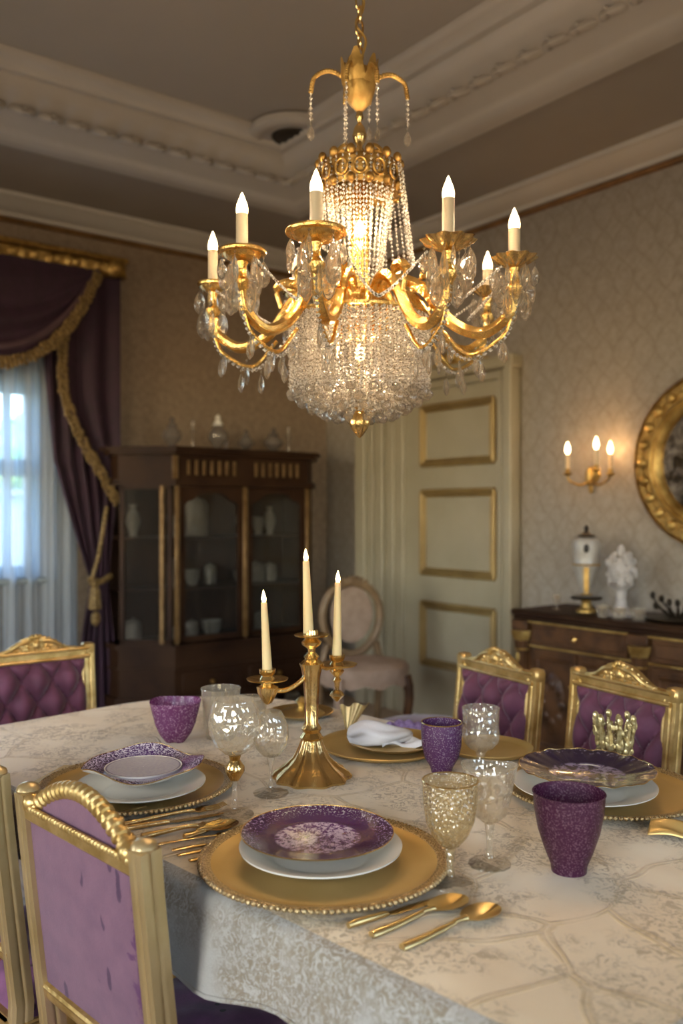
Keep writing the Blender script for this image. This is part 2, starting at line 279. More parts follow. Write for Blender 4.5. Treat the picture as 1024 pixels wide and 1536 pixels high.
# ---------------------------------------------------------------- mesh builder
class MB:
    def __init__(s): s.v = []; s.f = []
    def add(s, vs, fs, M=None):
        o = len(s.v)
        s.v += [tuple(M @ Vector(p)) for p in vs] if M else [tuple(p) for p in vs]
        s.f += [tuple(i+o for i in f) for f in fs]; return s
    def box(s, a, b, M=None, bev=0):
        x0,y0,z0 = [min(a[i],b[i]) for i in range(3)]; x1,y1,z1 = [max(a[i],b[i]) for i in range(3)]
        if not bev:
            return s.add([(x0,y0,z0),(x1,y0,z0),(x1,y1,z0),(x0,y1,z0),(x0,y0,z1),(x1,y0,z1),(x1,y1,z1),(x0,y1,z1)],
                [(0,3,2,1),(4,5,6,7),(0,1,5,4),(1,2,6,5),(2,3,7,6),(3,0,4,7)], M)
        bev = min(bev, (x1-x0)/2.01, (y1-y0)/2.01, (z1-z0)/2.01)
        rings = []
        for z, i in ((z0,bev),(z0+bev,0),(z1-bev,0),(z1,bev)):
            b2 = bev
            if i: X0,X1,Y0,Y1 = x0+bev,x1-bev,y0+bev,y1-bev; rings.append([(X0,Y0,z),(X0,Y0,z),(X1,Y0,z),(X1,Y0,z),(X1,Y1,z),(X1,Y1,z),(X0,Y1,z),(X0,Y1,z)])
            else: rings.append([(x0,y0+b2,z),(x0+b2,y0,z),(x1-b2,y0,z),(x1,y0+b2,z),(x1,y1-b2,z),(x1-b2,y1,z),(x0+b2,y1,z),(x0,y1-b2,z)])
        return s.loft(rings, True, True, M)
    def loft(s, rings, closed=True, caps=False, M=None):
        n = len(rings[0]); vs = [p for r in rings for p in r]; fs = []
        for i in range(len(rings)-1):
            for j in range(n if closed else n-1):
                k = (j+1) % n; fs.append((i*n+j, i*n+k, (i+1)*n+k, (i+1)*n+j))
        if caps: fs.append(tuple(range(n-1,-1,-1))); fs.append(tuple((len(rings)-1)*n+j for j in range(n)))
        return s.add(vs, fs, M)
    def tube(s, path, rad, seg=10, caps=True, prof=None, closed=False, M=None, flat=1.0):
        P = [Vector(p) for p in path]; n = len(P); rings = []; up = None
        for i in range(n):
            a = P[i-1] if (i or closed) else P[i]; b = P[(i+1) % n] if (i < n-1 or closed) else P[i]
            t = (b-a); t = t.normalized() if t.length > 1e-9 else Vector((0,0,1))
            if up is None:
                up = Vector((0,0,1)) if abs(t.z) < .9 else Vector((0,1,0))
                up = (up - t*up.dot(t)).normalized()
            else:
                u2 = up - t*up.dot(t)
                if u2.length > 1e-6: up = u2.normalized()
            sd = t.cross(up); r = rad[i] if isinstance(rad, (list, tuple)) else rad
            ring = []
            for j in range(seg):
                an = 2*pi*j/seg; q = prof(j, an) if prof else 1.0
                ring.append(P[i] + (sd*cos(an)*flat + up*sin(an))*r*q)
            rings.append(ring)
        if closed: rings.append(rings[0])
        return s.loft(rings, True, caps and not closed, M)
    def lathe(s, prof, seg=24, M=None, flute=0, fd=0.0, cap=True, wav=None):
        rings = []
        for (r, z) in prof:
            ring = []
            for j in range(seg):
                a = 2*pi*j/seg; q = 1 + (fd*cos(flute*a) if flute else 0); dz = wav(a, r) if wav else 0
                ring.append((r*q*cos(a), r*q*sin(a), z+dz))
            rings.append(ring)
        return s.loft(rings, True, cap, M)
    def blob(s, c, r, seg=8, rings=6, M=None):
        rx, ry, rz = (r, r, r) if isinstance(r, (int, float)) else r
        rr = []
        for i in range(rings+1):
            p = max(.04, sin(pi*i/rings)); z = -cos(pi*i/rings)
            rr.append([(c[0]+rx*p*cos(2*pi*j/seg), c[1]+ry*p*sin(2*pi*j/seg), c[2]+rz*z) for j in range(seg)])
        return s.loft(rr, True, True, M)
    def octa(s, c, r, h, M=None):
        x, y, z = c
        return s.add([(x,y,z+h),(x+r,y,z),(x,y+r,z),(x-r,y,z),(x,y-r,z),(x,y,z-h)],
                     [(0,1,2),(0,2,3),(0,3,4),(0,4,1),(5,2,1),(5,3,2),(5,4,3),(5,1,4)], M)
    def grid(s, fn, nu, nv, M=None, flip=False):
        vs = [fn(i/nu, j/nv) for j in range(nv+1) for i in range(nu+1)]; fs = []
        for j in range(nv):
            for i in range(nu):
                a = j*(nu+1)+i; q = (a, a+1, a+nu+2, a+nu+1); fs.append(q[::-1] if flip else q)
        return s.add(vs, fs, M)
    def slab(s, fn, nu, nv, th, axis, M=None):          # two offset grids closed along the edge
        ax = Vector(axis)*th
        A = [Vector(fn(i/nu, j/nv)) for j in range(nv+1) for i in range(nu+1)]; n = len(A)
        vs = A + [p+ax for p in A]; fs = []
        for j in range(nv):
            for i in range(nu):
                a = j*(nu+1)+i; q = (a, a+1, a+nu+2, a+nu+1); fs.append(q); fs.append(tuple(k+n for k in q[::-1]))
        rim = [i for i in range(nu+1)] + [j*(nu+1)+nu for j in range(1, nv+1)] + [nv*(nu+1)+i for i in range(nu-1, -1, -1)] + [j*(nu+1) for j in range(nv-1, 0, -1)]
        for a, b in zip(rim, rim[1:]+rim[:1]): fs.append((b, a, a+n, b+n))
        return s.add(vs, fs, M)
    def build(s, name, mat, parent=None, loc=None, rotz=None, smooth=40, matrix=None):
        me = bpy.data.meshes.new(name); me.from_pydata(s.v, [], s.f); me.validate()
        import bmesh
        bm = bmesh.new(); bm.from_mesh(me); bmesh.ops.remove_doubles(bm, verts=bm.verts, dist=1e-6); bmesh.ops.recalc_face_normals(bm, faces=bm.faces); bm.to_mesh(me); bm.free()
        for p in me.polygons: p.use_smooth = smooth > 0
        if smooth > 0:
            try: me.set_sharp_from_angle(angle=math.radians(smooth))
            except Exception: pass
        me.materials.append(MT[mat] if isinstance(mat, str) else mat)
        o = bpy.data.objects.new(name, me); COL.objects.link(o)
        if parent: o.parent = parent
        if loc: o.location = loc
        if rotz is not None: o.rotation_euler = (0,0,rotz)
        if matrix: o.matrix_world = matrix
        return o
def tag(o, label=None, cat=None, group=None, kind=None):
    if label: o['label'] = label
    if cat: o['category'] = cat
    if group: o['group'] = group
    if kind: o['kind'] = kind
    return o
def thing(name, label, cat, loc=(0,0,0), rotz=0, group=None, scale=1):
    o = bpy.data.objects.new(name, None); COL.objects.link(o); o.empty_display_size = .05
    o.location = loc; o.rotation_euler = (0,0,rotz); o.scale = (scale,)*3
    return tag(o, label, cat, group)
def link_copy(src, parent, loc, rotz=0, scale=None, rot=None):
    c = src.copy(); COL.objects.link(c); c.parent = parent; c.location = loc; c.rotation_euler = rot or (0,0,rotz)
    if scale: c.scale = scale if isinstance(scale, tuple) else (scale,)*3
    return c
def copy_tree(o, parent=None):
    c = o.copy(); COL.objects.link(c); c.parent = parent
    for ch in [x for x in KIDS.get(o.name, [])]: copy_tree(ch, c)
    return c
def bez(pts, n=24):                                       # Catmull-Rom through the points
    P = [Vector(p) for p in pts]; P = [P[0]*2-P[1]] + P + [P[-1]*2-P[-2]]; out = []
    segs = len(P)-3; per = max(2, n//segs)
    for i in range(segs):
        for k in range(per):
            t = k/per; a,b,c,d = P[i:i+4]
            out.append(.5*((2*b)+(c-a)*t+(2*a-5*b+4*c-d)*t*t+(3*b-a-3*c+d)*t**3))
    out.append(P[-2]); return out
def light(name, loc, power, col, rad=.012, parent=None):
    l = bpy.data.lights.new(name, 'POINT'); l.energy = power; l.color = col; l.shadow_soft_size = rad
    o = bpy.data.objects.new(name, l); COL.objects.link(o); o.location = loc
    if parent: o.parent = parent
    return o

# ---------------------------------------------------------------- where things stand
def tb(px, py, z=TZ):                                      # a spot on the table (or at height z)
    Y = F*(EYE-z)/(py-CY); return Vector(((px-CX)/F*Y, Y, z))
CORNER = Vector((-.0166*D, D, 0)); E1 = Vector((.6078,-.794,0)); E2 = Vector((-.794,-.6078,0))
RA = atan2(-.794,.6078)       # right wall: local x away from the corner, local y into the wall
LA = atan2(.6078,.794)        # left wall: local x towards the corner, local y into the wall
def room(t, s, z=0): return CORNER + E1*t + E2*s + Vector((0,0,z))
MR = Matrix.Translation(CORNER) @ Matrix.Rotation(RA, 4, 'Z')
ML = Matrix.Translation(CORNER) @ Matrix.Rotation(LA, 4, 'Z')
def on_right(px, py, off=0):   # pixel -> (along, height) on a plane 'off' in front of the right wall
    u = (px-CX)/F; o = CORNER + E2*off; t = (u*o.y-o.x)/(E1.x-u*E1.y); Y = o.y+E1.y*t
    return t, EYE+(CY-py)/F*Y
def on_left(px, py, off=0):
    u = (px-CX)/F; o = CORNER + E1*off; s = (u*o.y-o.x)/(E2.x-u*E2.y); Y = o.y+E2.y*s
    return -s, EYE+(CY-py)/F*Y
# ================================================================ the room (7.2 x 6.2 m)
RT, RS, ZS, ZC, OFF1, OFF2 = 7.2, 6.2, 3.13, 3.36, .88, 1.26
def struct(name, mb, mat, matrix=None, smooth=30): return tag(mb.build(name, mat, matrix=matrix, smooth=smooth), kind='structure')
b = MB().box((-.2,-RS-.2,-.1),(RT+.2,.2,0)); struct('floor', b, 'floor', MR)
# walls (in the right wall's frame: x along t, y = -s)
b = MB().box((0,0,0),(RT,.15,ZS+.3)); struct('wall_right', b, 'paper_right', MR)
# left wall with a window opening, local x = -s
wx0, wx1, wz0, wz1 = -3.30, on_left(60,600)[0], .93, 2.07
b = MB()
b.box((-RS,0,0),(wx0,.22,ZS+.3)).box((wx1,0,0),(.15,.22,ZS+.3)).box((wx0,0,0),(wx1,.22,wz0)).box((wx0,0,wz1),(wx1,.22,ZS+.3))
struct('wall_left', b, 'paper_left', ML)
# walls behind the camera, with unseen windows added to hold fill lamps
def holed_wall(length, holes, th=.15):
    b = MB(); x = 0
    for (a, c, z0, z1) in holes:
        b.box((x,0,0),(a,th,ZS+.3)); b.box((a,0,0),(c,th,z0)); b.box((a,0,z1),(c,th,ZS+.3)); x = c
    b.box((x,0,0),(length,th,ZS+.3)); return b
MB_back = Matrix.Translation(room(RT, 0)) @ Matrix.Rotation(RA-pi/2, 4, 'Z')     # opposite the left wall; local x = s
struct('wall_back', holed_wall(RS, [(1.0,2.2,.9,2.5),(3.6,4.9,.9,2.5)]), 'paper_left', MB_back)
MB_near = Matrix.Translation(room(RT, RS)) @ Matrix.Rotation(RA+pi, 4, 'Z')      # opposite the right wall; local x = RT-t
struct('wall_near', holed_wall(RT, [(1.2,2.6,.9,2.5),(4.3,5.7,.9,2.5)]), 'paper_right', MB_near)
def sweep(prof):                                         # (inset, z) profile swept round the room, mitred
    b = MB(); rings = []
    for d, z in prof: rings.append([(d,-d,z),(RT-d,-d,z),(RT-d,-RS+d,z),(d,-RS+d,z)])
    return b.loft(rings, True, False)
struct('ceiling', MB().box((-.1,-RS-.1,ZC),(RT+.1,.1,ZC+.1)), 'ceiling', MR)
rails = sweep([(0,2.985),(.022,2.99),(.03,3.0),(.022,3.012),(0,3.015)]); struct('trim_1', rails, 'rail', MR)
crown = sweep([(0,3.015),(.02,3.02),(.025,3.04),(.05,3.05),(.085,3.075),(.10,3.10),(.125,3.105),(.13,3.125),(.13,3.131)]); struct('trim_2', crown, 'plaster', MR, 50)
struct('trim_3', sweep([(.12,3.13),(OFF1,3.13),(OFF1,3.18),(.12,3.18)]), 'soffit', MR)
cor = [(OFF1-.10,3.131),(OFF1-.10,3.112),(OFF1-.04,3.108),(OFF1,3.115),(OFF1+.02,3.14),(OFF1+.05,3.15),(OFF1+.15,3.175),(OFF1+.24,3.225),(OFF1+.28,3.27),(OFF1+.285,3.285),(OFF1+.32,3.29),(OFF1+.33,3.31),(OFF1+.36,3.325),(OFF2,3.345),(OFF2,3.365)]
c = sweep(cor)
def leaf_run(c, n, place):
    for i in range(n):
        for sgn in (-1, 1):
            o, ax = place(i); # local frame: x along, y inward, tilt of the cove
            Mx = o @ Matrix.Rotation(math.radians(-28), 4, 'X') @ Matrix.Translation((sgn*.030,0,0)) @ Matrix.Rotation(sgn*-.5, 4, 'Z')
            c.blob((0,0,0),(.026,.085,.020), 6, 4, Mx)
        c.blob((0,0,-.002),(.010,.03,.011), 6, 4, o @ Matrix.Translation((.066,.03,0)))
dm = OFF1+.17; zz = 3.185
for i in range(int((RS-2*dm)/.135)):                     # along the left wall: local -y is into the room => rotate
    o = Matrix.Translation((dm, -dm-.08-i*.135, zz)) @ Matrix.Rotation(-pi/2, 4, 'Z'); leaf_run(c, 1, lambda k: (o, None))
for i in range(int((RT-2*dm)/.135)):
    o = Matrix.Translation((dm+.08+i*.135, -dm, zz)) @ Matrix.Rotation(pi, 4, 'Z'); leaf_run(c, 1, lambda k: (o, None))
struct('trim_4', c, 'plaster', MR, 50)
for nm, M_, ln in (('baseboard_right', MR, RT), ('baseboard_left', ML, 0)):
    x0, x1 = (1.95, RT) if ln else (-RS, 0)
    b = MB().box((x0,-.018,0),(x1,0,.16), bev=.004).box((x0,-.026,0),(x1,0,.03)); struct(nm, b, 'paint', M_)
# round ceiling rose with a recessed vent near the corner of the tray
cr = Vector(((440-CX)/F*4.72, 4.72, 3.318))
cv = thing('ceiling_rose', 'round white ceiling rose with dark recessed vent in the corner of the tray ceiling', 'ceiling vent', cr)
MB().lathe([(.235,.03),(.235,0),(.215,-.014),(.18,-.016),(.165,-.006),(.13,-.006),(.12,.0),(.12,.03)], 40).build('plaster_ring', 'plaster', cv)
MB().lathe([(.118,.0),(.112,-.008),(.09,-.004),(.06,-.012),(.03,-.006),(.002,-.012)], 32).build('vent_grille', 'dark_iron', cv)

# ---------------------------------------------------------------- window, left wall
wf = MB(); fr = .06
def frame_box(b, x0, x1, z0, z1, w, y0, y1):
    b.box((x0,y0,z0),(x0+w,y1,z1)).box((x1-w,y0,z0),(x1,y1,z1)).box((x0,y0,z0),(x1,y1,z0+w)).box((x0,y0,z1-w),(x1,y1,z1))
frame_box(wf, wx0, wx1, wz0, wz1, fr, .06, .14)
zt = on_left(30,702,-.1)[1]; wf.box((wx0,.07,zt-.05),(wx1,.14,zt+.05))
for mx in (on_left(10,600,-.1)[0], -2.95): wf.box((mx-.02,.08,wz0),(mx+.02,.13,wz1))
win = struct('window_1', wf, 'sill', ML)
o = MB().box((wx0+fr,.10,wz0+fr),(wx1-fr,.104,wz1-fr)).build('pane', 'glass_window', win); 
o = MB().box((wx0-.04,-.05,wz0-.04),(wx1+.04,.06,wz0), bev=.008).build('sill', 'sill', win)
def added_window(n, M_, x0, x1):  # unseen window, put in so a fill lamp can stand in it
    b = MB(); frame_box(b, x0, x1, .9, 2.5, .06, .04, .10); b.box(((x0+x1)/2-.03,.05,.9),((x0+x1)/2+.03,.1,2.5)).box((x0,.05,1.9),(x1,.1,1.95))
    w = struct('window_%d' % n, b, 'sill', M_); MB().box((x0+.06,.07,.96),(x1-.06,.074,2.44)).build('pane', 'glass_window', w)
added_window(2, MB_back, 1.0, 2.2); added_window(3, MB_back, 3.6, 4.9); added_window(4, MB_near, 1.2, 2.6); added_window(5, MB_near, 4.3, 5.7)

# ---------------------------------------------------------------- outside the window
out_m = ML
struct('ground', MB().box((-9,.3,-.35),(5,12,-.3)), 'lawn', ML)
gw = MB().box((-8,3.0,-.3),(3,3.2,1.46)).box((-8,2.95,1.46),(3,3.25,1.52)); o = gw.build('garden_wall', 'garden_wall', matrix=ML)
tag(o, 'low pale garden wall seen through the sheer curtain outside the window', 'wall')
for i, (x, y, h, r, lb) in enumerate([(-1.05,4.15,2.05,.70,'nearer'),(-.55,6.1,2.35,.95,'farther')]):
    t_ = thing('garden_tree', 'blurred green tree outside the window, the %s of two behind the garden wall' % lb, 'tree', ML @ Vector((x,y,-.3)), LA)
    b = MB(); rr = random.Random(i)
    for k in range(46):
        a = rr.uniform(0, 2*pi); e = rr.uniform(-1, 1); q = r*(.55+.35*rr.random())
        b.blob((q*cos(a)*sqrt(1-e*e*.8), q*sin(a)*sqrt(1-e*e*.8), h+q*e*.42), rr.uniform(.16,.3), 7, 5)
    b.build('foliage', 'leaves', t_); MB().tube([(0,0,0),(.03,0,h*.5),(0,.02,h)], [.09,.07,.04], 8).build('trunk', 'darkwood', t_)

# ---------------------------------------------------------------- door in the right wall
dl, dr = on_right(612,700)[0], on_right(752,700)[0]
fl0, fr1 = on_right(546,700)[0], on_right(783,700)[0]
ztop = on_right(783,527,.09)[1]; dtop = on_right(752,570)[1]
leaf = struct('door_1', MB().box((dl,-.03,.01),(dr,.03,dtop), bev=.003), 'paint', MR)
tag(leaf, 'tall cream panelled door with gilded moulding on its panels')
pan = [((632,612),(740,690)),((632,738),(741,862)),((632,904),(741,997))]
for (a, c) in pan:
    x0, z1 = on_right(a[0], a[1], .04); x1, _ = on_right(c[0], c[1], .04); z0 = on_right(a[0], c[1]+ (8 if a[1]<700 else -3), .04)[1]
    b = MB()
    for (p, q) in (((x0,z0),(x1,z0)),((x1,z0),(x1,z1)),((x1,z1),(x0,z1)),((x0,z1),(x0,z0))):
        for w, yy, rr in ((0, -.038, .017), (.026, -.034, .010)):
            cx_, cz_ = (x0+x1)/2, (z0+z1)/2
            s = lambda t: t - math.copysign(w, t)
            P = (cx_+s(p[0]-cx_), yy, cz_+s(p[1]-cz_)); Q = (cx_+s(q[0]-cx_), yy, cz_+s(q[1]-cz_))
            b.tube([P, Q], rr, 8)
    tag(b.build('panel_moulding', 'moulding_gilt', leaf), 'gilded panel moulding')
# architrave: wide fluted left side, right side, head with stepped cornice
b = MB()
def stile(b, x0, x1, z1, steps):
    w = x1-x0
    for k, (a, c, d) in enumerate(steps): b.box((x0+w*a,-d,0),(x0+w*c,.0,z1), bev=.006)
stile(b, fl0, dl, ztop, [(0,1,.035),(.0,.22,.085),(.22,.36,.06),(.42,.60,.07),(.66,.80,.055),(.88,1,.05)])
stile(b, dr, fr1, ztop, [(0,1,.035),(.0,.25,.045),(.35,.6,.06),(.68,1.0,.10)])
b.box((fl0,-.035,dtop),(fr1,0,ztop))
b.box((dl-.03,-.055,dtop),(dr+.05,0,dtop+.05), bev=.006).box((fl0,-.06,dtop+.08),(fr1,0,dtop+.12), bev=.008).box((fl0-.01,-.10,ztop-.07),(fr1+.01,0,ztop), bev=.01)
struct('trim_5', b, 'paint', MR)
# carved gilt spray above the door, half hidden by the chandelier
ot, oz = on_right(682,527,.05)
od = thing('overdoor_ornament', 'small carved gilt ornament above the cream door behind the chandelier', 'wall ornament', MR @ Vector((ot,0,ztop)), RA)
b = MB(); rr = random.Random(4)
for i in range(22):
    x = (i-10.5)/10.5; h = .10*(1-abs(x)**1.5)+.02
    b.blob((x*.24,-.035,h*.5),(.02,.025,h*.55), 7, 5, Matrix.Rotation(x*.25, 4, 'Y'))
b.blob((0,-.05,.07),(.045,.03,.055), 10, 7); b.build('carving', 'gilt_old', od)
MB().box((-.27,-.06,0),(.27,-.0,.018), bev=.004).build('base_moulding', 'gilt_old', od)

# ---------------------------------------------------------------- pelmet, swag, drapes, sheer
px0 = -3.75; pxr, pzt = on_left(186,392,.16); pzb = on_left(186,419,.16)[1]
pel = thing('window_pelmet', 'carved gold pelmet above the purple drapes along the window wall', 'pelmet', ML @ Vector(((px0+pxr)/2,0,pzb)), LA)
hw = (pxr-px0)/2; hh = pzt-pzb
MB().box((-hw,-.17,.015),(hw,0,hh-.02), bev=.01).build('fascia', 'gilt_old', pel)
b = MB().box((-hw-.015,-.20,hh-.022),(hw+.015,0,hh+.01), bev=.006).box((-hw-.01,-.185,0),(hw+.01,0,.02), bev=.006); b.build('moulding', 'brass_dark', pel)
b = MB(); rr = random.Random(2)
n = int(2*hw/.062)
for i in range(n):
    x = -hw+.04+i*(2*hw-.08)/(n-1)
    b.blob((x,-.176,hh*.48),(.028,.02,.03+.012*(i%2)), 7, 5, Matrix.Translation((x,0,0)) @ Matrix.Rotation(rr.uniform(-.5,.5), 4, 'Y') @ Matrix.Translation((-x,0,0)))
for sgn in (-1, 1): b.box((sgn*(hw-.11),-.20,.005),(sgn*(hw),-.0,hh-.015), bev=.012); b.blob((sgn*(hw-.055),-.2,hh*.5),(.04,.02,.04), 9, 6)
b.build('carving', 'gilt_old', pel)

def interp(tab, z):
    tab = sorted(tab)
    if z <= tab[0][0]: return tab[0][1]
    for (a, va), (c, vc) in zip(tab, tab[1:]):
        if z <= c: return va+(vc-va)*((z-a)/(c-a))
    return tab[-1][1]
# sheer curtain
ztop_c = pzb+.02
def sheer(u, v):
    x = -3.6+u*(3.6+on_left(119,800,.06)[0]); z = .03+v*(ztop_c-.03)
    return (x, -.045+.018*sin(u*95+sin(v*3)*.7)+.008*sin(u*233), z)
o = MB().slab(sheer, 260, 14, .0012, (0,1,0)).build('sheer_curtain', 'sheer', matrix=ML, smooth=80); tag(o, 'translucent bluish white sheer curtain hanging across the window', 'curtain')
# gathered drape
off = .10
def edge(pts): return [(on_left(x, y, off)[1], on_left(x, y, off)[0]) for x, y in pts]
le = edge([(64,420),(68,560),(80,690),(105,780),(126,845),(134,873),(122,950),(113,1060),(104,1200)])
re = edge([(172,420),(174,620),(173,760),(166,830),(162,880),(170,960),(178,1060),(184,1200)])
def drape(u, v):
    z = .02+v*(ztop_c-.02); a, c = interp(le, z), interp(re, z); w = c-a
    return (a+u*w, -off-.028*sin(u*2*pi*5.3+.6*sin(z*2))*(.6+.4*w/.5)-.01*sin(u*41+z), z)
dr_ = thing('window_drape', 'dark aubergine velvet drape gathered by a tasselled cord right of the window', 'curtain', ML @ Vector((-1.9,-.1,0)), LA)
Mi = Matrix.Translation((1.9,.1,0))
MB().slab(drape, 90, 60, .006, (0,1,0), Mi).build('panel', 'drape', dr_, smooth=80)
p0 = on_left(160,760,.24); p1 = on_left(148,830,.24); p2 = on_left(138,868,.24); pt = on_left(146,930,.24)
b = MB().tube(bez([(p0[0],-.24,p0[1]),(p1[0],-.245,p1[1]),(p2[0],-.24,p2[1])], 14), .013, 8, M=Mi)
b.tube(bez([(p2[0]-.02,-.23,p2[1]),(p2[0]+.05,-.24,p2[1]-.02),(p2[0]+.13,-.2,p2[1]+.01)], 10), .018, 8, M=Mi); b.build('tieback_cord', 'fringe', dr_)
b = MB().lathe([(.004,.03),(.02,.02),(.028,0),(.018,-.02),(.026,-.035),(.036,-.14),(.032,-.15)], 14, Mi @ Matrix.Translation((p2[0]+.015,-.245,p2[1]-.03)), 7, .12)
b.blob((p2[0]+.02,-.25,p2[1]-.235),(.03,.025,.045), 8, 6, Mi); tag(b.build('tassel', 'fringe', dr_), 'knotted gold tassel')
# swag
sc_ = -2.67; sw = on_left(146,420,.18)[0]-sc_; zb = on_left(0,547,.18)[1]
def zl(x): return zb+(ztop_c-zb)*min(1, abs((x-sc_)/sw))**3.3
def swag(u, v):
    x = sc_-sw+2*sw*u; z0 = zl(x); z = z0+v*(ztop_c-z0)
    return (x, -.185-.018*sin((1-v)**1.6*17)*(1-abs(2*u-1)**3)-.012*(1-v), z)
sg = thing('swag_valance', 'dark purple swag valance with gold fringe draped below the pelmet', 'curtain', ML @ Vector((sc_,-.15,zb)), LA)
Ms = Matrix.Translation((-sc_,.15,-zb))
MB().slab(swag, 80, 46, .005, (0,1,0), Ms).build('swag', 'drape', sg, smooth=80)
def run_path(fn, n): return [fn(i/n) for i in range(n+1)]
def fringe(b, path, M_, w=.05, seed=0, gap=.026):
    rr = random.Random(seed); acc = 0
    for p, q in zip(path, path[1:]):
        p, q = Vector(p), Vector(q); d = (q-p).length
        while acc < d:
            c = p+(q-p)*(acc/d); nx = Vector((-(q-p).z, 0, (q-p).x)).normalized()
            for k in range(3):
                cc = c+nx*((k-1)*w*.34+rr.uniform(-.006,.006)); b.blob(tuple(cc+Vector((0,-.012-rr.random()*.012,0))), (rr.uniform(.011,.017), .012, rr.uniform(.013,.021)), 6, 4, M_)
            acc += gap
        acc -= d
sp = run_path(lambda t: (sc_-sw*.995+2*sw*.995*t, -.205, zl(sc_-sw*.995+2*sw*.995*t)-.012), 60)
b = MB(); fringe(b, sp, Ms, .06, 3); b.build('fringe', 'fringe', sg)
b = MB().tube([(p[0], -.210, p[2]+.085*(1-abs((p[0]-sc_)/sw)**6)+.01) for p in sp], .02, 8, M=Ms, flat=.5); b.build('satin_highlight', 'drape_highlight', sg)  # highlight on the satin, modelled as a paler tube above the fringe
# cascade with diagonal fringed edge
off2 = .155
def e2(pts): return [(on_left(x, y, off2)[0], -off2, on_left(x, y, off2)[1]) for x, y in pts]
cpath = bez(e2([(96,500),(93,520),(92,560),(97,600),(115,648),(138,690),(160,728),(177,757)]), 56)
cz = [(p.z, p.x) for p in cpath]; zlow = min(p.z for p in cpath); xr = on_left(178,500,off2)[0]
def casc(u, v):
    z = zlow+v*(ztop_c-zlow); a = interp(cz, z); c = xr+.01
    return (a+(c-a)*u, -off2+.012-.016*sin(u*14)*min(1,(c-a)/.2), z)
cs = thing('curtain_cascade', 'dark purple cascade with diagonal gold leaf fringe right of the swag', 'curtain', ML @ Vector((-1.8,-.2,zlow)), LA)
Mc = Matrix.Translation((1.8,.2,-zlow))
MB().slab(casc, 30, 60, .005, (0,1,0), Mc).build('fabric', 'drape', cs, smooth=80)
b = MB(); fringe(b, [tuple(p) for p in cpath], Mc, .055, 9); b.build('fringe', 'fringe', cs)
# ================================================================ china cabinet on the left wall
fo = .47
cxl, _ = on_left(262,700,fo); cxr, _ = on_left(462,700,fo)
cw = cxr-cxl; ctop = on_left(300,672,fo)[1]; cbot = on_left(262,968,fo)[1]
cab = thing('china_cabinet', 'tall dark mahogany glazed china cabinet with gold pilasters against the back wall', 'cabinet', ML @ Vector(((cxl+cxr)/2,-.02,0)), LA)
hw = cw/2; ch = .26; fd = fo-.02                                   # chamfered sides run back to the wall
def foot_print(e=0): return [(-hw-ch-e,0),(-hw-ch-e,-fd+.22),(-hw-e*.4,-fd-e),(hw+e*.4,-fd-e),(hw+.10+e,-fd+.10),(hw+.10+e,0)]
def prism(b, fp, z0, z1): b.loft([[(x,y,z0) for x,y in fp],[(x,y,z1) for x,y in fp]], True, True)
b = MB(); prism(b, foot_print(), .14, cbot); prism(b, foot_print(.02), cbot-.03, cbot); prism(b, foot_print(.025), .14, .20); prism(b, foot_print(.012), .36, .375)
b.build('base_cupboard', 'darkwood', cab)
b = MB(); zc0 = ctop-.21
prism(b, foot_print(), zc0, ctop-.03); prism(b, foot_print(.03), zc0-.02, zc0+.015); prism(b, foot_print(.05), ctop-.045, ctop-.02); prism(b, foot_print(.075), ctop-.02, ctop); b.build('cornice', 'darkwood', cab)
for i in range(16):
    x = -hw+.09+i*(cw-.18)/15
    if i not in (7,8): MB().box((x-.010,-fd-.010,zc0+.045),(x+.010,-fd+.0,ctop-.075), bev=.003).build('frieze_inlay', 'inlay', cab)
MB().box((-hw-.015,-fd-.012,zc0+.02),(-hw+.02,-fd+.01,ctop-.05), bev=.003).build('corner_inlay', 'inlay', cab)
MB().box((-hw-ch,-.02,cbot),(hw+.1,0,zc0)).build('back_panel', 'darkwood', cab)
b = MB(); prism(b, [(hw+.085,0),(hw+.085,-fd+.09),(hw+.1,-fd+.1),(hw+.10,0)], cbot, zc0); b.build('side_panel', 'darkwood', cab)
for zf in (.34, .66):
    zs = cbot+(zc0-cbot)*zf; b = MB(); prism(b, [(-hw-ch+.02,-.02),(-hw-ch+.02,-fd+.21),(-hw,-fd+.03),(hw,-fd+.03),(hw+.08,-fd+.12),(hw+.08,-.02)], zs-.012, zs); b.build('shelf', 'darkwood', cab)
shelf_z = [cbot+.001, cbot+(zc0-cbot)*.34+.001, cbot+(zc0-cbot)*.66+.001]
# two glazed doors with shaped heads, side light
for k in range(2):
    x0 = -hw+.03+k*(cw/2-.012); x1 = x0+cw/2-.045; z0, z1 = cbot+.01, zc0-.025; y = -fd
    b = MB(); w = .035
    b.box((x0,y,z0),(x0+w,y+.02,z1)).box((x1-w,y,z0),(x1,y+.02,z1)).box((x0,y,z0),(x1,y+.02,z0+w))
    xs = [x0+w+(x1-x0-2*w)*i/16 for i in range(17)]
    low = [(x, z1-w-.075*abs(2*i/16-1)**2.5-.012*(1 if i in (2,3,13,14) else 0)) for i, x in enumerate(xs)]
    for (a, za), (c, zc_) in zip(low, low[1:]): b.add([(a,y,za),(c,y,zc_),(c,y,z1),(a,y,z1),(a,y+.02,za),(c,y+.02,zc_),(c,y+.02,z1),(a,y+.02,z1)],[(0,1,2,3),(7,6,5,4),(0,4,5,1),(3,2,6,7)])
    dr = b.build('door', 'darkwood', cab)
    MB().box((x0+w,y+.008,z0+w),(x1-w,y+.012,z1-.03)).build('pane', 'glass_pane', dr)
for x, nm in ((-hw+.012,0),(-.003,0),(hw-.012,0)):
    MB().box((x-.016,-fd-.02,cbot+.005),(x+.016,-fd+.004,zc0-.02), bev=.007).build('pilaster', 'inlay', cab)
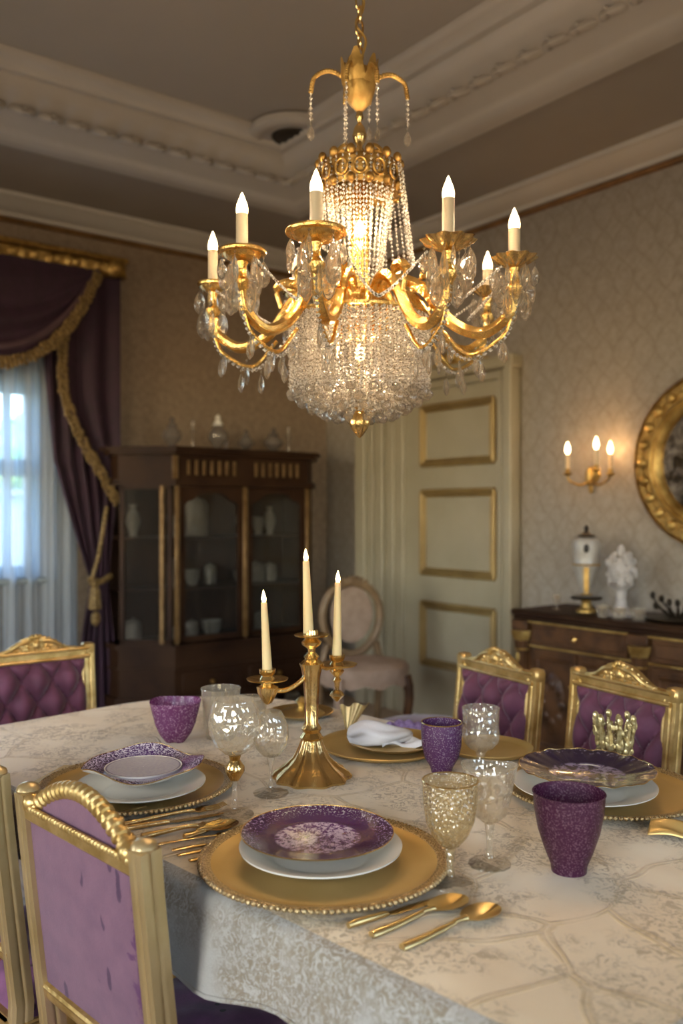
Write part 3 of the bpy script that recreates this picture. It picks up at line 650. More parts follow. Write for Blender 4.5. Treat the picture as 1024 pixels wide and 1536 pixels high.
Pa, Pb = Vector((-hw-ch+.01,-fd+.22,0)), Vector((-hw-.01,-fd+.01,0))
d = (Pb-Pa); an = atan2(d.y, d.x); ln = d.length; Mx = Matrix.Translation(Pa) @ Matrix.Rotation(an, 4, 'Z')
b = MB().box((0,-.01,cbot),(.03,.015,zc0),Mx).box((ln-.03,-.01,cbot),(ln,.015,zc0),Mx).box((0,-.01,cbot),(ln,.015,cbot+.03),Mx).box((0,-.01,zc0-.04),(ln,.015,zc0),Mx)
o = b.build('side_light', 'darkwood', cab); MB().box((.03,0,cbot+.03),(ln-.03,.004,zc0-.04),Mx).build('pane', 'glass_pane', o)
MB().box((ln-.075,-.022,cbot+.005),(ln-.045,-.0,zc0-.02),Mx,.006).build('pilaster', 'inlay', cab)
b = MB().box((-hw+.05,-fd-.012,.22),(-.03,-fd+.01,.34), bev=.006).box((.03,-fd-.012,.22),(hw-.05,-fd+.01,.34), bev=.006); b.build('drawer', 'darkwood', cab)
for x in (-hw/2, hw/2):
    b = MB().lathe([(.001,0),(.012,.0),(.008,.012),(.014,.02),(.001,.028)], 12, Matrix.Translation((x,-fd-.01,.28)) @ Matrix.Rotation(pi/2, 4, 'X')); b.build('knob', 'brass_dark', cab)
for x, y in ((-hw-ch+.05,-.06),(-hw+.02,-fd+.05),(hw-.0,-fd+.05),(hw+.04,-.06)):
    MB().lathe([(.02,0),(.035,.02),(.03,.05),(.018,.07),(.036,.11),(.04,.14)], 12, Matrix.Translation((x,y,0))).build('foot', 'darkwood', cab)

# what stands in and on the cabinet
MC = ML @ Matrix.Translation(((cxl+cxr)/2,-.02,0))
def put(name, label, cat, x, y, z, prof, mat='white', group=None, seg=20, M0=None, parts=None, rz=0):
    t_ = thing(name, label, cat, (M0 or MC) @ Vector((x, y, z)), LA+rz, group)
    nm, mt = (parts or [('body', mat)])[0]
    MB().lathe(prof, seg).build(nm, mt, t_); return t_
jar = lambda r, h: [(.001,0),(r*.9,0),(r,h*.06),(r,h*.9),(r*.85,h*.97),(r*.8,h),(r*.74,h),(r*.74,h*.95),(.001,h*.1)]
cup = lambda r, h: [(.001,0),(r*.55,0),(r*.6,h*.08),(r*.9,h*.5),(r,h),(r*.94,h),(r*.82,h*.5),(.001,h*.12)]
vase = lambda r, h: [(.001,0),(r*.6,0),(r*.5,h*.08),(r,h*.45),(r*.8,h*.7),(r*.4,h*.85),(r*.6,h),(r*.5,h),(.001,h*.8)]
sh = ['bottom', 'middle', 'top']
cabinet_items = [  # shelf, x, kind, r, h, words
 (0,-.60,'jar',.05,.12,'squat white jar on the bottom shelf behind the angled side pane'),
 (0,-.36,'cup',.05,.07,'small cream bowl at the left end of the bottom shelf behind the left glass door'),
 (0,-.25,'jar',.04,.10,'narrow pale jar beside the cream bowl on the bottom cabinet shelf'),
 (0,-.11,'cup',.07,.10,'wide pale bowl near the pilaster on the bottom cabinet shelf'),
 (0,.13,'cup',.045,.07,'small grey bowl at the left of the bottom shelf behind the right glass door'),
 (0,.27,'jar',.05,.12,'pale canister on the bottom shelf behind the right glass door'),
 (1,-.38,'jar',.04,.15,'tall white canister at the left of the middle shelf behind the left glass door'),
 (1,-.25,'cup',.05,.10,'cream cup on the middle shelf behind the left glass door, next to the tall canister'),
 (1,-.12,'jar',.04,.12,'tan canister on the middle shelf beside the gold centre pilaster'),
 (1,.10,'cup',.045,.08,'small pale cup at the left of the middle shelf behind the right glass door'),
 (1,.22,'jar',.055,.12,'white canister in the middle of the shelf behind the right glass door'),
 (1,.33,'jar',.045,.11,'cream canister at the right end of the middle cabinet shelf'),
 (2,-.60,'vase',.045,.20,'slim pale vase on the top shelf behind the angled side pane'),
 (2,-.37,'cup',.05,.13,'pale goblet shaped cup at the left of the top shelf in the cabinet'),
 (2,-.22,'jar',.075,.22,'large pale round topped urn on the top shelf behind the left glass door'),
 (2,.12,'vase',.05,.20,'tall pale vase on the top shelf behind the right glass door'),
 (2,.24,'cup',.04,.12,'small pale beaker beside the tall vase on the top cabinet shelf'),
 (2,.33,'vase',.04,.19,'slender glassy vase at the right end of the top cabinet shelf')]
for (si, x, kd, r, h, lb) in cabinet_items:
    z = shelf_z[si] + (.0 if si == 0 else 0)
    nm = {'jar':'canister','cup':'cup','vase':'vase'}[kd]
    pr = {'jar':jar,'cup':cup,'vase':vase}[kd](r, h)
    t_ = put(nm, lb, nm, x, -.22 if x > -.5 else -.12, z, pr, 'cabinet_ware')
    if kd == 'jar': MB().lathe([(.001,h*.96),(r*.86,h*.96),(r*.8,h*1.02),(r*.3,h*1.06),(r*.12,h*1.1),(r*.14,h*1.16),(.001,h*1.18)], 18).build('lid', 'cabinet_ware', t_)
tops = [(258,640,.06,.17,'jar_glass','round frosted glass jar at the left end on top of the china cabinet'),
        (327,640,.065,.20,'jar_glass','frosted glass jar with white knob on top of the china cabinet, second from left'),
        (369,655,.055,.13,'jar_glass','small round frosted glass jar on top of the china cabinet, third from left'),
        (410,655,.065,.15,'jar_glass','wide frosted glass jar at the right on top of the china cabinet')]
for (px, py, r, h, mt_, lb) in tops:
    x = on_left(px,650,.28)[0]-(cxl+cxr)/2
    t_ = thing('glass_jar', lb, 'jar', MC @ Vector((x,-.26,ctop)), LA)
    MB().lathe([(.001,0),(r*.6,0),(r*.35,.02),(r,h*.42),(r*.95,h*.6),(r*.5,h*.78),(r*.55,h*.82)], 20).build('bowl', mt_, t_)
    MB().lathe([(r*.56,h*.82),(r*.4,h*.92),(.012,h),(.02,h*1.08),(.001,h*1.18)], 16).build('lid', 'white' if px == 327 else mt_, t_)
for (px, lb) in ((296,'slim pale candlestick between the two left glass jars on top of the china cabinet'),(346,'tiny white figurine between two glass jars on top of the china cabinet'),(440,'thin glass candlestick at the right end on top of the china cabinet')):
    x = on_left(px,650,.28)[0]-(cxl+cxr)/2; hh_ = .08 if px == 346 else .20
    t_ = thing('figurine' if px == 346 else 'candlestick', lb, 'figurine' if px == 346 else 'candlestick', MC @ Vector((x,-.2,ctop)), LA)
    MB().lathe([(.001,0),(.035,0),(.03,.012),(.009,.03),(.007,hh_*.5),(.016,hh_*.6),(.007,hh_*.7),(.018,hh_*.96),(.001,hh_)], 14).build('body', 'stone_white' if px == 346 else 'glass_frost', t_)

# ================================================================ side chair in the corner
ac = Vector(((527-CX)/F*5.05, 5.05, 0))
sc = thing('side_chair', 'antique side chair with rounded blush upholstered back standing beside the door', 'chair', ac, math.radians(20))
b = MB()
ov = [(.175*sin(a)*(1+.10*cos(a)), 0.0, .70+.205*cos(a)) for a in [2*pi*i/36 for i in range(36)]]
b.tube(ov, .024, 8, closed=True); b.blob((0,-.01,.915),(.055,.022,.028), 9, 6)
for i in range(7): b.blob(((i-3)*.028,-.016,.93-.003*(i-3)**2),(.015,.012,.02), 6, 4)
b.build('back_frame', 'chair_wood', sc)
MB().lathe([(.001,-.02),(.07,-.019),(.115,-.014),(.13,0),(.001,.01)], 24, Matrix.Translation((0,0,.725)) @ Matrix.Scale(1.25,4,(0,0,1)) @ Matrix.Rotation(pi/2,4,'X')).build('back_pad', 'blush', sc)
for s in (-1,1): MB().tube(bez([(s*.15,.0,.56),(s*.17,-.0,.48),(s*.18,.0,.44),(s*.18,.04,.2),(s*.185,.07,0)], 16), [.022]*15+[.018]*2, 8).build('rear_leg', 'chair_wood', sc)
def seatfn(u, v):
    a = 2*pi*u; r = v; w = .24*(1+.05*cos(6*a)*v); return (w*r*cos(a), -.20+.22*r*sin(a), .47+.035*(1-r**4))
b = MB(); b.grid(seatfn, 40, 10)
b.loft([[(.24*(1+.05*cos(6*2*pi*i/40))*cos(2*pi*i/40)*k, -.20+.22*sin(2*pi*i/40)*k, z+ (0.012*cos(10*2*pi*i/40) if z < .43 else 0)) for i in range(40)] for z, k in ((.47,1),(.445,1.04),(.41,1.02),(.38,1.05),(.38,1.0),(.44,.96))])
b.build('skirted_seat', 'blush', sc)
for s in (-1,1):
    MB().tube(bez([(s*.19,-.33,.42),(s*.205,-.35,.30),(s*.18,-.34,.12),(s*.195,-.36,.0)], 14), [.032]*3+[.026]*4+[.018]*6, 8).build('front_leg', 'blush' if s < 0 else 'carvedwood', sc)
# low purple stool near the door
st = thing('footstool', 'low round stool with purple velvet cushion beyond the far edge of the table', 'stool', (.33, 3.45, 0), 0)
MB().lathe([(.001,.36),(.20,.36),(.225,.39),(.23,.43),(.19,.475),(.10,.495),(.001,.50)], 32).build('cushion', 'velvet_back', st)
MB().lathe([(.21,.31),(.225,.32),(.225,.355),(.21,.365),(.19,.365),(.19,.31)], 32).build('apron', 'gilt_dull', st)
for k in range(4):
    a = k*pi/2+.6; MB().tube(bez([(.17*cos(a),.17*sin(a),.33),(.20*cos(a),.20*sin(a),.24),(.17*cos(a),.17*sin(a),.1),(.20*cos(a),.20*sin(a),0)], 12), [.026]*3+[.02]*4+[.014]*5+[.016], 8).build('leg', 'gilt_dull', st)

# ================================================================ sideboard along the right wall
so = .46; s0 = on_right(766,912,so)[0]; s1 = s0+2.15; stz = on_right(766,913,so)[1]
sb = thing('sideboard', 'long carved walnut sideboard with brass details against the right wall', 'sideboard', MR @ Vector((s0,-.0,0)), RA)
W_ = s1-s0; sd = so-.02
MB().box((.02,-sd,.10),(W_-.02,-.03,stz-.05), bev=.004).build('carcass', 'carvedwood', sb)
b = MB().box((-.0,-sd-.03,stz-.03),(W_,-.015,stz), bev=.008).box((.012,-sd-.018,stz-.05),(W_-.012,-.02,stz-.028), bev=.005); b.build('top', 'darkwood', sb)
MB().box((.02,-sd-.024,stz-.058),(W_-.02,-sd-.005,stz-.050)).build('brass_moulding', 'gilt_old', sb)
MB().box((.04,-sd-.008,stz-.178),(W_-.04,-sd+.002,stz-.170)).build('brass_moulding', 'gilt_old', sb)
MB().box((.01,-sd-.02,.04),(W_-.01,-.02,.11), bev=.006).build('plinth', 'carvedwood', sb)
cols = [.065, .74, 1.41, W_-.065]
for x in cols:
    b = MB().box((x-.05,-sd-.035,.11),(x+.05,-sd+.01,.18), bev=.006); b.box((x-.05,-sd-.035,stz-.10),(x+.05,-sd+.01,stz-.05), bev=.004)
    b.lathe([(.036,.18),(.040,.20),(.031,.23),(.030,stz-.20),(.034,stz-.19),(.040,stz-.15)], 18, Matrix.Translation((x,-sd-.01,0)), 9, .05)
    c = b.build('column', 'carvedwood', sb)
    b = MB().lathe([(.034,stz-.155),(.048,stz-.125),(.052,stz-.10)], 18, Matrix.Translation((x,-sd-.01,0)), 6, .1); b.lathe([(.034,stz-.20),(.037,stz-.195),(.034,stz-.19)], 16, Matrix.Translation((x,-sd-.01,0))); b.blob((x,-sd-.045,stz-.235),(.012,.008,.03)); b.build('capital', 'gilt_old', c)
for i in range(3):
    x0, x1 = cols[i]+.06, cols[i+1]-.06
    d_ = MB().box((x0,-sd-.014,stz-.165),(x1,-sd+.0,stz-.06), bev=.005).box((x0+.02,-sd-.02,stz-.145),(x1-.02,-sd-.012,stz-.08), bev=.004).build('drawer', 'carvedwood', sb)
    for xk in (x0+(x1-x0)*.5,):
        MB().lathe([(.001,0),(.012,.0),(.008,.012),(.016,.022),(.001,.034)], 12, Matrix.Translation((xk,-sd-.018,stz-.112)) @ Matrix.Rotation(pi/2,4,'X')).build('knob', 'gold', d_)
    n_ = 2
    for k in range(n_):
        a, c = x0+(x1-x0)*k/n_+.004, x0+(x1-x0)*(k+1)/n_-.004
        b = MB().box((a,-sd-.012,.13),(c,-sd,stz-.185), bev=.004)
        zm0, zm1 = .17, stz-.225
        for (p, q) in (((a+.035,zm0),(c-.035,zm0)),((c-.035,zm0),(c-.035,zm1)),((c-.035,zm1),(a+.035,zm1)),((a+.035,zm1),(a+.035,zm0))): b.tube([(p[0],-sd-.014,p[1]),(q[0],-sd-.014,q[1])], .011, 6)
        mx_ = (a+c)/2; b.blob((mx_,-sd-.012,(zm0+zm1)/2),((c-a)*.26,.014,.15), 14, 8)
        for j in range(8): an = j*pi/4; b.blob((mx_+.055*cos(an),-sd-.022,(zm0+zm1)/2+.09*sin(an)),(.02,.012,.028), 6, 4)
        dr = b.build('door', 'carvedwood', sb)
        MB().lathe([(.001,0),(.009,.0),(.006,.01),(.011,.018),(.001,.026)], 10, Matrix.Translation(((c-.02) if k == 0 else (a+.02),-sd-.012,stz-.34)) @ Matrix.Rotation(pi/2,4,'X')).build('knob', 'gilt_old', dr)
for x in (.08, W_-.08):
    for y in (-.08,-sd+.04): MB().lathe([(.03,0),(.045,.015),(.03,.04)], 12, Matrix.Translation((x,y,0))).build('foot', 'carvedwood', sb)
# ornaments on the sideboard
def on_sb(px, off=.24): return on_right(px,900,off)[0]
def sbloc(px, off=.24): return MR @ Vector((on_sb(px, off),-off,stz))
u = thing('lidded_urn', 'tall white porcelain urn with black finial on gilt pedestal on the sideboard', 'urn', sbloc(879,.28), -.27)
MB().lathe([(.001,0),(.05,0),(.05,.012),(.03,.022),(.022,.05),(.030,.062),(.001,.062)], 20).build('pedestal', 'gilt_old', u)
MB().lathe([(.001,.062),(.072,.064),(.076,.070),(.072,.076),(.001,.078)], 24).build('tray', 'dark_iron', u)
MB().lathe([(.001,.078),(.022,.078),(.026,.10),(.030,.12),(.055,.20),(.066,.225),(.060,.24),(.066,.29),(.070,.33),(.060,.358),(.03,.37),(.001,.372)], 28).build('body', 'urn_white', u)
b = MB().lathe([(.057,.226),(.068,.23),(.064,.238)], 28).lathe([(.020,.078),(.028,.086),(.022,.10)], 20); b.box((-.012,-.07,.10),(.012,-.036,.225)); b.build('gilt_band', 'gilt_old', u)
b = MB().lathe([(.001,.366),(.035,.366),(.045,.376),(.018,.388),(.008,.40),(.014,.412),(.001,.43)], 16); b.blob((0,-.07,.315),(.014,.012,.022)); b.build('finial', 'black', u)
v_ = thing('sculpted_bust', 'white bisque bust like sculpture on round pedestal foot on the sideboard', 'sculpture', sbloc(931,.28), RA)
b = MB().lathe([(.001,0),(.066,0),(.07,.014),(.058,.024),(.030,.045),(.024,.08),(.028,.12),(.06,.15),(.001,.17)], 24)
rr = random.Random(5)
b.blob((0,0,.21),(.062,.055,.075), 14, 10)
for k in range(34):
    a = rr.uniform(0, 2*pi); z = rr.uniform(.15,.29); q = .058*sqrt(max(.1,1-((z-.21)/.10)**2)); b.blob((q*cos(a),q*sin(a),z),(rr.uniform(.012,.024),)*3, 7, 5)
b.blob((.0,0,.30),(.02,.02,.04)); b.build('body', 'stone_white', v_)
g_ = thing('liqueur_glass', 'tiny stemmed glass at the left end on the sideboard', 'glass', sbloc(835,.30), RA)
MB().lathe([(.001,0),(.022,0),(.004,.008),(.004,.03),(.018,.045),(.024,.075),(.022,.075),(.001,.04)], 14).build('bowl', 'glass', g_)
for k, (px, of, r, h, lb) in enumerate([(903,.41,.032,.06,'small faceted crystal bowl between the urn and the bust on the sideboard'),(928,.40,.038,.05,'low crystal dish in front of the white bust on the sideboard'),(957,.38,.04,.055,'round crystal bowl right of the white bust on the sideboard')]):
    q = thing('crystal_bowl', lb, 'bowl', sbloc(px, of), RA); MB().lathe([(.001,0),(r*.6,0),(r*.7,h*.2),(r,h),(r*.92,h),(.001,h*.25)], 16, None, 8, .04).build('body', 'glass', q)
q = thing('ornate_tray_centrepiece', 'dark bronze branching centrepiece at the right edge on the sideboard', 'centrepiece', sbloc(1016,.24), RA)
b = MB().lathe([(.001,0),(.13,.0),(.15,.012),(.145,.016),(.001,.008)], 28, None, 10, .03)
for k in range(9):
    a = k*2*pi/9; b.tube(bez([(.03*cos(a),.03*sin(a),.01),(.07*cos(a),.07*sin(a),.05),(.11*cos(a),.10*sin(a),.06+.02*(k%3))], 8), [.007]*4+[.004]*5, 6); b.blob((.11*cos(a),.10*sin(a),.07+.02*(k%3)),(.014,.014,.018), 6, 5)
b.build('branches', 'dark_iron', q)

# ================================================================ round mirror and sconce on the right wall
mt, mz, mr = on_right(950,691,.03)[0]+.425, on_right(1024,692,.03)[1], .425
mi = thing('round_mirror', 'round antique mirror in heavy gold frame above the sideboard', 'mirror', MR @ Vector((mt,0,mz)), RA)
XR = Matrix.Rotation(pi/2, 4, 'X')
MB().lathe([(mr*.0+.27,.0),(mr,.0),(mr,.03),(mr-.015,.045),(mr-.02,.035),(.34,.03),(.325,.05),(.315,.038),(.30,.055),(.285,.045),(.275,.02),(.27,.015)], 72, XR, cap=False).build('frame', 'brass_dark', mi)
MB().lathe([(.325,.04),(.325,.052),(.312,.042),(.298,.057),(.284,.048),(.275,.03)], 72, XR, cap=False).build('inner_ring', 'gilt_old', mi)
b = MB()
for k in range(26):
    a = 2*pi*k/26; M2 = Matrix.Translation((.372*cos(a),-.042,.372*sin(a))) @ Matrix.Rotation(-a, 4, 'Y')
    b.blob((0,0,0),(.028,.016,.024), 8, 6, M2); b.blob((-.0,.006,0),(.007,.008,.05), 6, 4, M2)
b.build('bossed_band', 'gilt_old', mi)
MB().lathe([(.001,.018),(.27,.018),(.275,.012),(.001,.010)], 48, XR).build('mirror_glass', 'mirror', mi)
st_, sz = on_right(886,712,.02)
sn = thing('wall_sconce', 'three candle brass wall sconce between the door and the round mirror', 'wall light', MR @ Vector((st_,0,sz)), RA)
b = MB().lathe([(.001,.03),(.02,.028),(.035,.014),(.045,.0),(.001,.0)], 20, XR, 6, .08); b.blob((0,-.03,-.01),(.022,.02,.05)); b.blob((0,-.02,-.07),(.012,.012,.03)); b.build('backplate', 'gilt_old', sn)
for (px, py, of) in ((851,712,.14),(894,706,.17),(915,712,.06)):
    t_, z_ = on_right(px, py, of); x = t_-st_; z = z_-sz
    b = MB().tube(bez([(0,-.03,-.03),(x*.4,-.03-(of-.03)*.4,-.055),(x*.85,-of*.95,-.035),(x,-of,z)], 14), .006, 8)
    b.lathe([(.004,z-.01),(.018,z),(.026,z+.006),(.012,z+.012),(.012,z+.03),(.001,z+.03)], 14, Matrix.Translation((x,-of,0)))
    a_ = b.build('arm', 'gilt_old', sn)
    MB().lathe([(.001,z+.01),(.0105,z+.01),(.0105,z+.105),(.001,z+.108)], 12, Matrix.Translation((x,-of,0))).build('candle_tube', 'candle_tube', a_)
    MB().lathe([(.001,z+.106),(.008,z+.108),(.014,z+.126),(.012,z+.145),(.004,z+.168),(.001,z+.172)], 12, Matrix.Translation((x,-of,0))).build('bulb', 'bulb', a_)
    light('sconce_light', (x,-of,z+.135), 6.0, (1,.54,.20), .016, sn)
# ================================================================ dining chairs
CWD = .345                                              # post to post
def back_y(z): return 0 if z > .87 else .045*(1-((z-.46)/.41))**1.1 if z >= .46 else .045-.05*((.46-z)/.46)**1.5
def make_chair(label, style=0):
    c = thing('dining_chair', label, 'chair', (0,0,0), 0, None)
    h = CWD/2
    for s in (-1,1):
        path = [(s*h*(1 if z > .4 else 1-.0*(z)), back_y(z), z) for z in [.0,.1,.2,.3,.4,.46,.52,.6,.7,.8,.865]]
        prof = lambda j, a: 1/max(abs(cos(a)),abs(sin(a)))**.9*(1-.14*(abs(sin(2*a)) < .30))
        b = MB().tube(path, [.014]+[.0165]*9+[.017], 32, prof=prof)
        if style == 0: b.blob((s*h,0,.868),(.019,.019,.012), 10, 6)
        else:
            b.box((s*h-.019,-.017,.838),(s*h+.019,.021,.876), bev=.006); b.tube([(s*(h-.022),back_y(z)+.012,z) for z in (.555,.65,.75,.845)], .0065, 8)
        b.build('back_post', 'gilt_dull' if style == 0 else 'gilt', c)
        # carved cuff where the seat rail meets the post
    if style == 0:
        b = MB(); zt = .835
        b.box((-h,-.012,zt-.012),(h,.016,zt+.012), bev=.005)
        n = 34
        for i in range(n): x = -h+.02+i*(2*h-.04)/(n-1); b.blob((x,-.013,zt+.012),(.0055,.006,.006), 6, 4)
        b.build('top_rail', 'gilt', c)
        # arched crest with ribs
        def crest(q): return max(0, cos(min(1,q)*pi/2))**.85 if q < 1 else 0
        def arch(t):                                       # t 0..1
            x = (-1+2*t)*h*.80; q = abs(-1+2*t); z = zt+.014+.052*crest(q)
            return (x, 0, z)
        P = [arch(i/120) for i in range(121)]
        b = MB().tube(P, [.0118+(.0022 if i % 6 < 3 else -.0012) for i in range(121)], 12)
        for s in (-1,1): b.blob((s*h*.84,-.006,zt+.02),(.016,.016,.014), 10, 6)
        b.build('crest_arch', 'gilt', c)
        def lun(u, v):
            x = (-1+2*u)*h*.78; q = abs(-1+2*u); z1 = zt+.014+.048*crest(q*.97)
            return (x, -.004, zt+v*(z1-zt))
        MB().slab(lun, 24, 6, .008, (0,1,0)).build('crest_fabric', 'velvet_back', c)
        rr = random.Random(8); b = MB()
        for i in range(30):
            x = (-1+2*(i+.5)/30)*h*.76; q = abs(x/(h*.80)); top = .052*crest(q*.97)
            for k in range(max(1,int(top/.016))):
                b.blob((x, .010+rr.uniform(0,.006), zt+.012+top*(k+.6)/max(1,int(top/.016))),(rr.uniform(.006,.011), .007, rr.uniform(.006,.011)), 6, 4, Matrix.Translation((0,0,0)))
        for k in range(10):
            a = 2*pi*k/10; b.blob((.020*cos(a),.018,zt+.040+.016*sin(a)),(.008,.006,.008), 6, 5)
        for s in (-1,1):
            b.tube(bez([(s*.03,.016,zt+.048),(s*.06,.018,zt+.040),(s*.09,.016,zt+.026),(s*h*.84,.014,zt+.016)], 14), [.009]*6+[.006]*9, 8)
        b.build('crest_carving', 'gilt', c)
    else:
        zt = .843; b = MB().box((-h,-.013,zt-.014),(h,.017,zt+.022), bev=.006); b.tube([(-h,.020,zt-.010),(h,.020,zt-.010)], .006, 8); b.tube([(-h,.019,zt+.018),(h,.019,zt+.018)], .006, 8); b.build('top_rail', 'gilt', c)
        def bell(q): return (cos(min(1, q)*pi/2)**1.5)
        def mound(u, v): x = (-1+2*u)*h*.68; q = abs(-1+2*u); return (x, -.008, zt+.018+v*.050*bell(q))
        MB().slab(mound, 30, 6, .020, (0,1,0)).build('crest_back', 'gilt', c)
        rr = random.Random(8); b = MB()
        for i in range(34):
            x = (-1+2*(i+.5)/34)*h*.68; top = .050*bell(abs(x/(h*.68)))
            for k in range(max(1,int(top/.009))): b.blob((x+rr.uniform(-.003,.003), .013+rr.uniform(0,.006), zt+.020+top*(k+.7)/max(1,int(top/.009))),(rr.uniform(.005,.009), .007, rr.uniform(.005,.009)), 6, 4)
        for k in range(9):
            a = pi*k/8; b.blob((.030*cos(a),.016,zt+.040+.028*sin(a)),(.009,.008,.010), 7, 5)
        b.blob((0,.018,zt+.042),(.014,.010,.014), 10, 6)
        for sx in (-1,1):
            b.tube(bez([(sx*.02,.018,zt+.055),(sx*.05,.020,zt+.050),(sx*.08,.018,zt+.032),(sx*h*.62,.016,zt+.024),(sx*h*.74,.014,zt+.022)], 16), [.008]*8+[.006]*9, 8)
        b.build('crest_carving', 'gilt', c)
    zb_ = .545
    b = MB(); b.tube([(-h,back_y(zb_-.01),zb_-.01),(h,back_y(zb_-.01),zb_-.01)], .015, 10, flat=.8); b.tube([(-h,back_y(zb_)-.01,zb_+.004),(h,back_y(zb_)-.01,zb_+.004)], .007, 8); b.build('lower_rail', 'gilt', c)
    # upholstered panel: flat behind, buttoned in front
    z0, z1 = zb_+.008, zt-.012
    def bk(u, v): z = z0+v*(z1-z0); return (-h+.014+u*(2*h-.028), back_y(z)-.008-.004*sin(u*pi)*sin(v*pi), z)
    MB().slab(bk, 16, 16, .014, (0,1,0)).build('back_panel', 'velvet_back', c)
    dx, dz = .096, .145
    def tf(u, v):
        x = -h+.014+u*(2*h-.028); z = z0+v*(z1-z0); p, q = x/dx+(z-z0)/dz, x/dx-(z-z0)/dz
        e = min(1, 8*min(u,1-u,v,1-v)); t = (abs(sin(pi*p))*abs(sin(pi*q)))**.55
        return (x, back_y(z)+.010+(.002+.042*t)*e**.6, z)
    pnl = MB().slab(tf, 72, 68, -.012, (0,1,0)).build('tufted_panel', 'velvet', c, smooth=80)
    bt = None
    for i in range(-4,5):
        for j in range(0,8):
            if (i+j) % 2: continue
            x, z = i*dx/2, z0+j*dz/2
            if abs(x) < h-.035 and z0+.02 < z < z1-.02:
                if bt is None: bt = MB().blob((0,0,0),(.006,.004,.006), 8, 5).build('button', 'velvet', pnl, loc=(x, back_y(z)+.017, z))
                else: link_copy(bt, pnl, (x, back_y(z)+.017, z))
    # seat
    d0, d1 = .03, .40
    def rail(b, z0_, z1_, e): b.loft([[(-h-.01-e,d0-.0,z),(-h-.025-e,d1-.05,z),(-h-.0,d1+e,z),(0,d1+.018+e,z),(h+.0,d1+e,z),(h+.025+e,d1-.05,z),(h+.01+e,d0,z)] for z in (z0_, z1_)], True, True)
    b = MB(); rail(b,.375,.425,0); rail(b,.415,.428,.006); rail(b,.380,.388,.005); b.build('seat_rail', 'gilt', c)
    def seat(u, v):
        y = d0+.01+v*(d1-d0+.0); w = h+.012+.013*v; x = (-1+2*u)*w; q = (1-abs(2*u-1)**6)*(1-abs(2*v-1)**6)
        return (x, y, .425+.05*q**.5+.004*sin(x*60)*sin(y*50)*q)
    MB().slab(seat, 26, 26, -.012, (0,0,1)).build('seat_cushion', 'velvet_seat', c, smooth=70)
    for s in (-1,1):
        b = MB().tube(bez([(s*(h+.005),d1-.03,.40),(s*(h+.018),d1-.015,.33),(s*(h+.0),d1-.03,.15),(s*(h+.012),d1-.0,.0)], 18), [.026]*4+[.022]*5+[.015]*7+[.018]*3, 10); b.build('front_leg', 'gilt', c)
        b = MB()
        for z in (.382,.395,.408,.42): b.box((s*h-.020,.022,z-.004),(s*h+.020,.070,z+.004), bev=.003)
        b.build('cuff', 'gilt', c)
    b = MB().tube(bez([(-.09,.04,.50),(-.05,.04,.525),(0,.04,.505),(.05,.04,.525),(.09,.04,.50)], 20), .008, 8)
    for k in range(7): b.blob(((k-3)*.022,.042,.515-.003*(k-3)**2),(.010,.008,.013), 6, 5)
    b.build('openwork_ornament', 'gold', c)
    return c
chairs = []; protos_c = {}
def seatchair(L_, R_, label, zpost):                     # local left and right post tops in the world
    L_, R_ = Vector(L_), Vector(R_); d = R_-L_; s = zpost/.87
    style = 1 if 'tufted' in label else 0
    c = make_chair(label, style) if style not in protos_c else None
    if c: protos_c[style] = c
    if c is None:
        src = protos_c[style]; c = src.copy(); COL.objects.link(c); c['label'] = label
        for o in [x for x in src.children]:
            k = o.copy(); COL.objects.link(k); k.parent = c
            for g in o.children: g2 = g.copy(); COL.objects.link(g2); g2.parent = k
    m = (L_+R_)/2; c.location = (m.x, m.y, 0); c.rotation_euler = (0,0,atan2(d.y, d.x))
    w = d.length/CWD; c.scale = (w, s, s); c['group'] = 'dining chairs'
    chairs.append(c); return c
def at(px, Y): return ((px-CX)/F*Y, Y)
bpy.context.view_layer.update()
seatchair(at(42,1.412), at(216,1.17), 'gold framed chair at near left seen from behind, lilac velvet back panel facing the camera', .868)
seatchair((-.842,1.752), at(-6,1.503), 'gold framed chair cut off by the left picture edge beside the lilac backed chair', .868)
seatchair(at(131,2.95), (-1.13,2.735), 'gold framed chair with plum tufted back in front of the sheer window curtain', .868)
seatchair(at(806,2.55), at(697,2.85), 'gold framed chair with plum tufted back standing before the cream door, behind the violet tumbler', .85)
seatchair(at(1014,2.2), at(868,2.50), 'gold framed chair with plum tufted back at the right, directly behind the gilded crystal votive', .865)

# ================================================================ table and cloth
AX = Vector((.71,-.704,0)); NX = Vector((.704,.71,0)); TA = atan2(-.704,.71)
A0, A1, N0, N1 = -2.2, -.40, .775, 1.72
tc = AX*((A0+A1)/2)+NX*((N0+N1)/2); hx, hy = (A1-A0)/2, (N1-N0)/2
tbl = thing('dining_table', 'long dining table almost hidden under the cream damask tablecloth', 'table', (tc.x, tc.y, 0), TA)
def rr_out(hx, hy, rads, n=14):                          # corners: (+,+), (-,+), (-,-), (+,-)
    pts = []
    for k, (sx, sy) in enumerate(((1,1),(-1,1),(-1,-1),(1,-1))):
        r = rads[k]; cx_, cy_ = sx*(hx-r), sy*(hy-r)
        for i in range(n+1): a = k*pi/2+pi/2*i/n; pts.append((cx_+r*cos(a), cy_+r*sin(a), cos(a), sin(a)))
    out = []
    m = len(pts)
    for i in range(m):
        p, q = pts[i], pts[(i+1) % m]; d = sqrt((p[0]-q[0])**2+(p[1]-q[1])**2); k = max(1, int(d/.03))
        for j in range(k):
            t = j/k; out.append(tuple(p[x]+(q[x]-p[x])*t for x in range(4)))
    return out
rads = (.16,.42,.12,.16); OL = rr_out(hx, hy, rads)
b = MB(); inner = [(x-nx*.03, y-ny*.03) for x, y, nx, ny in OL]
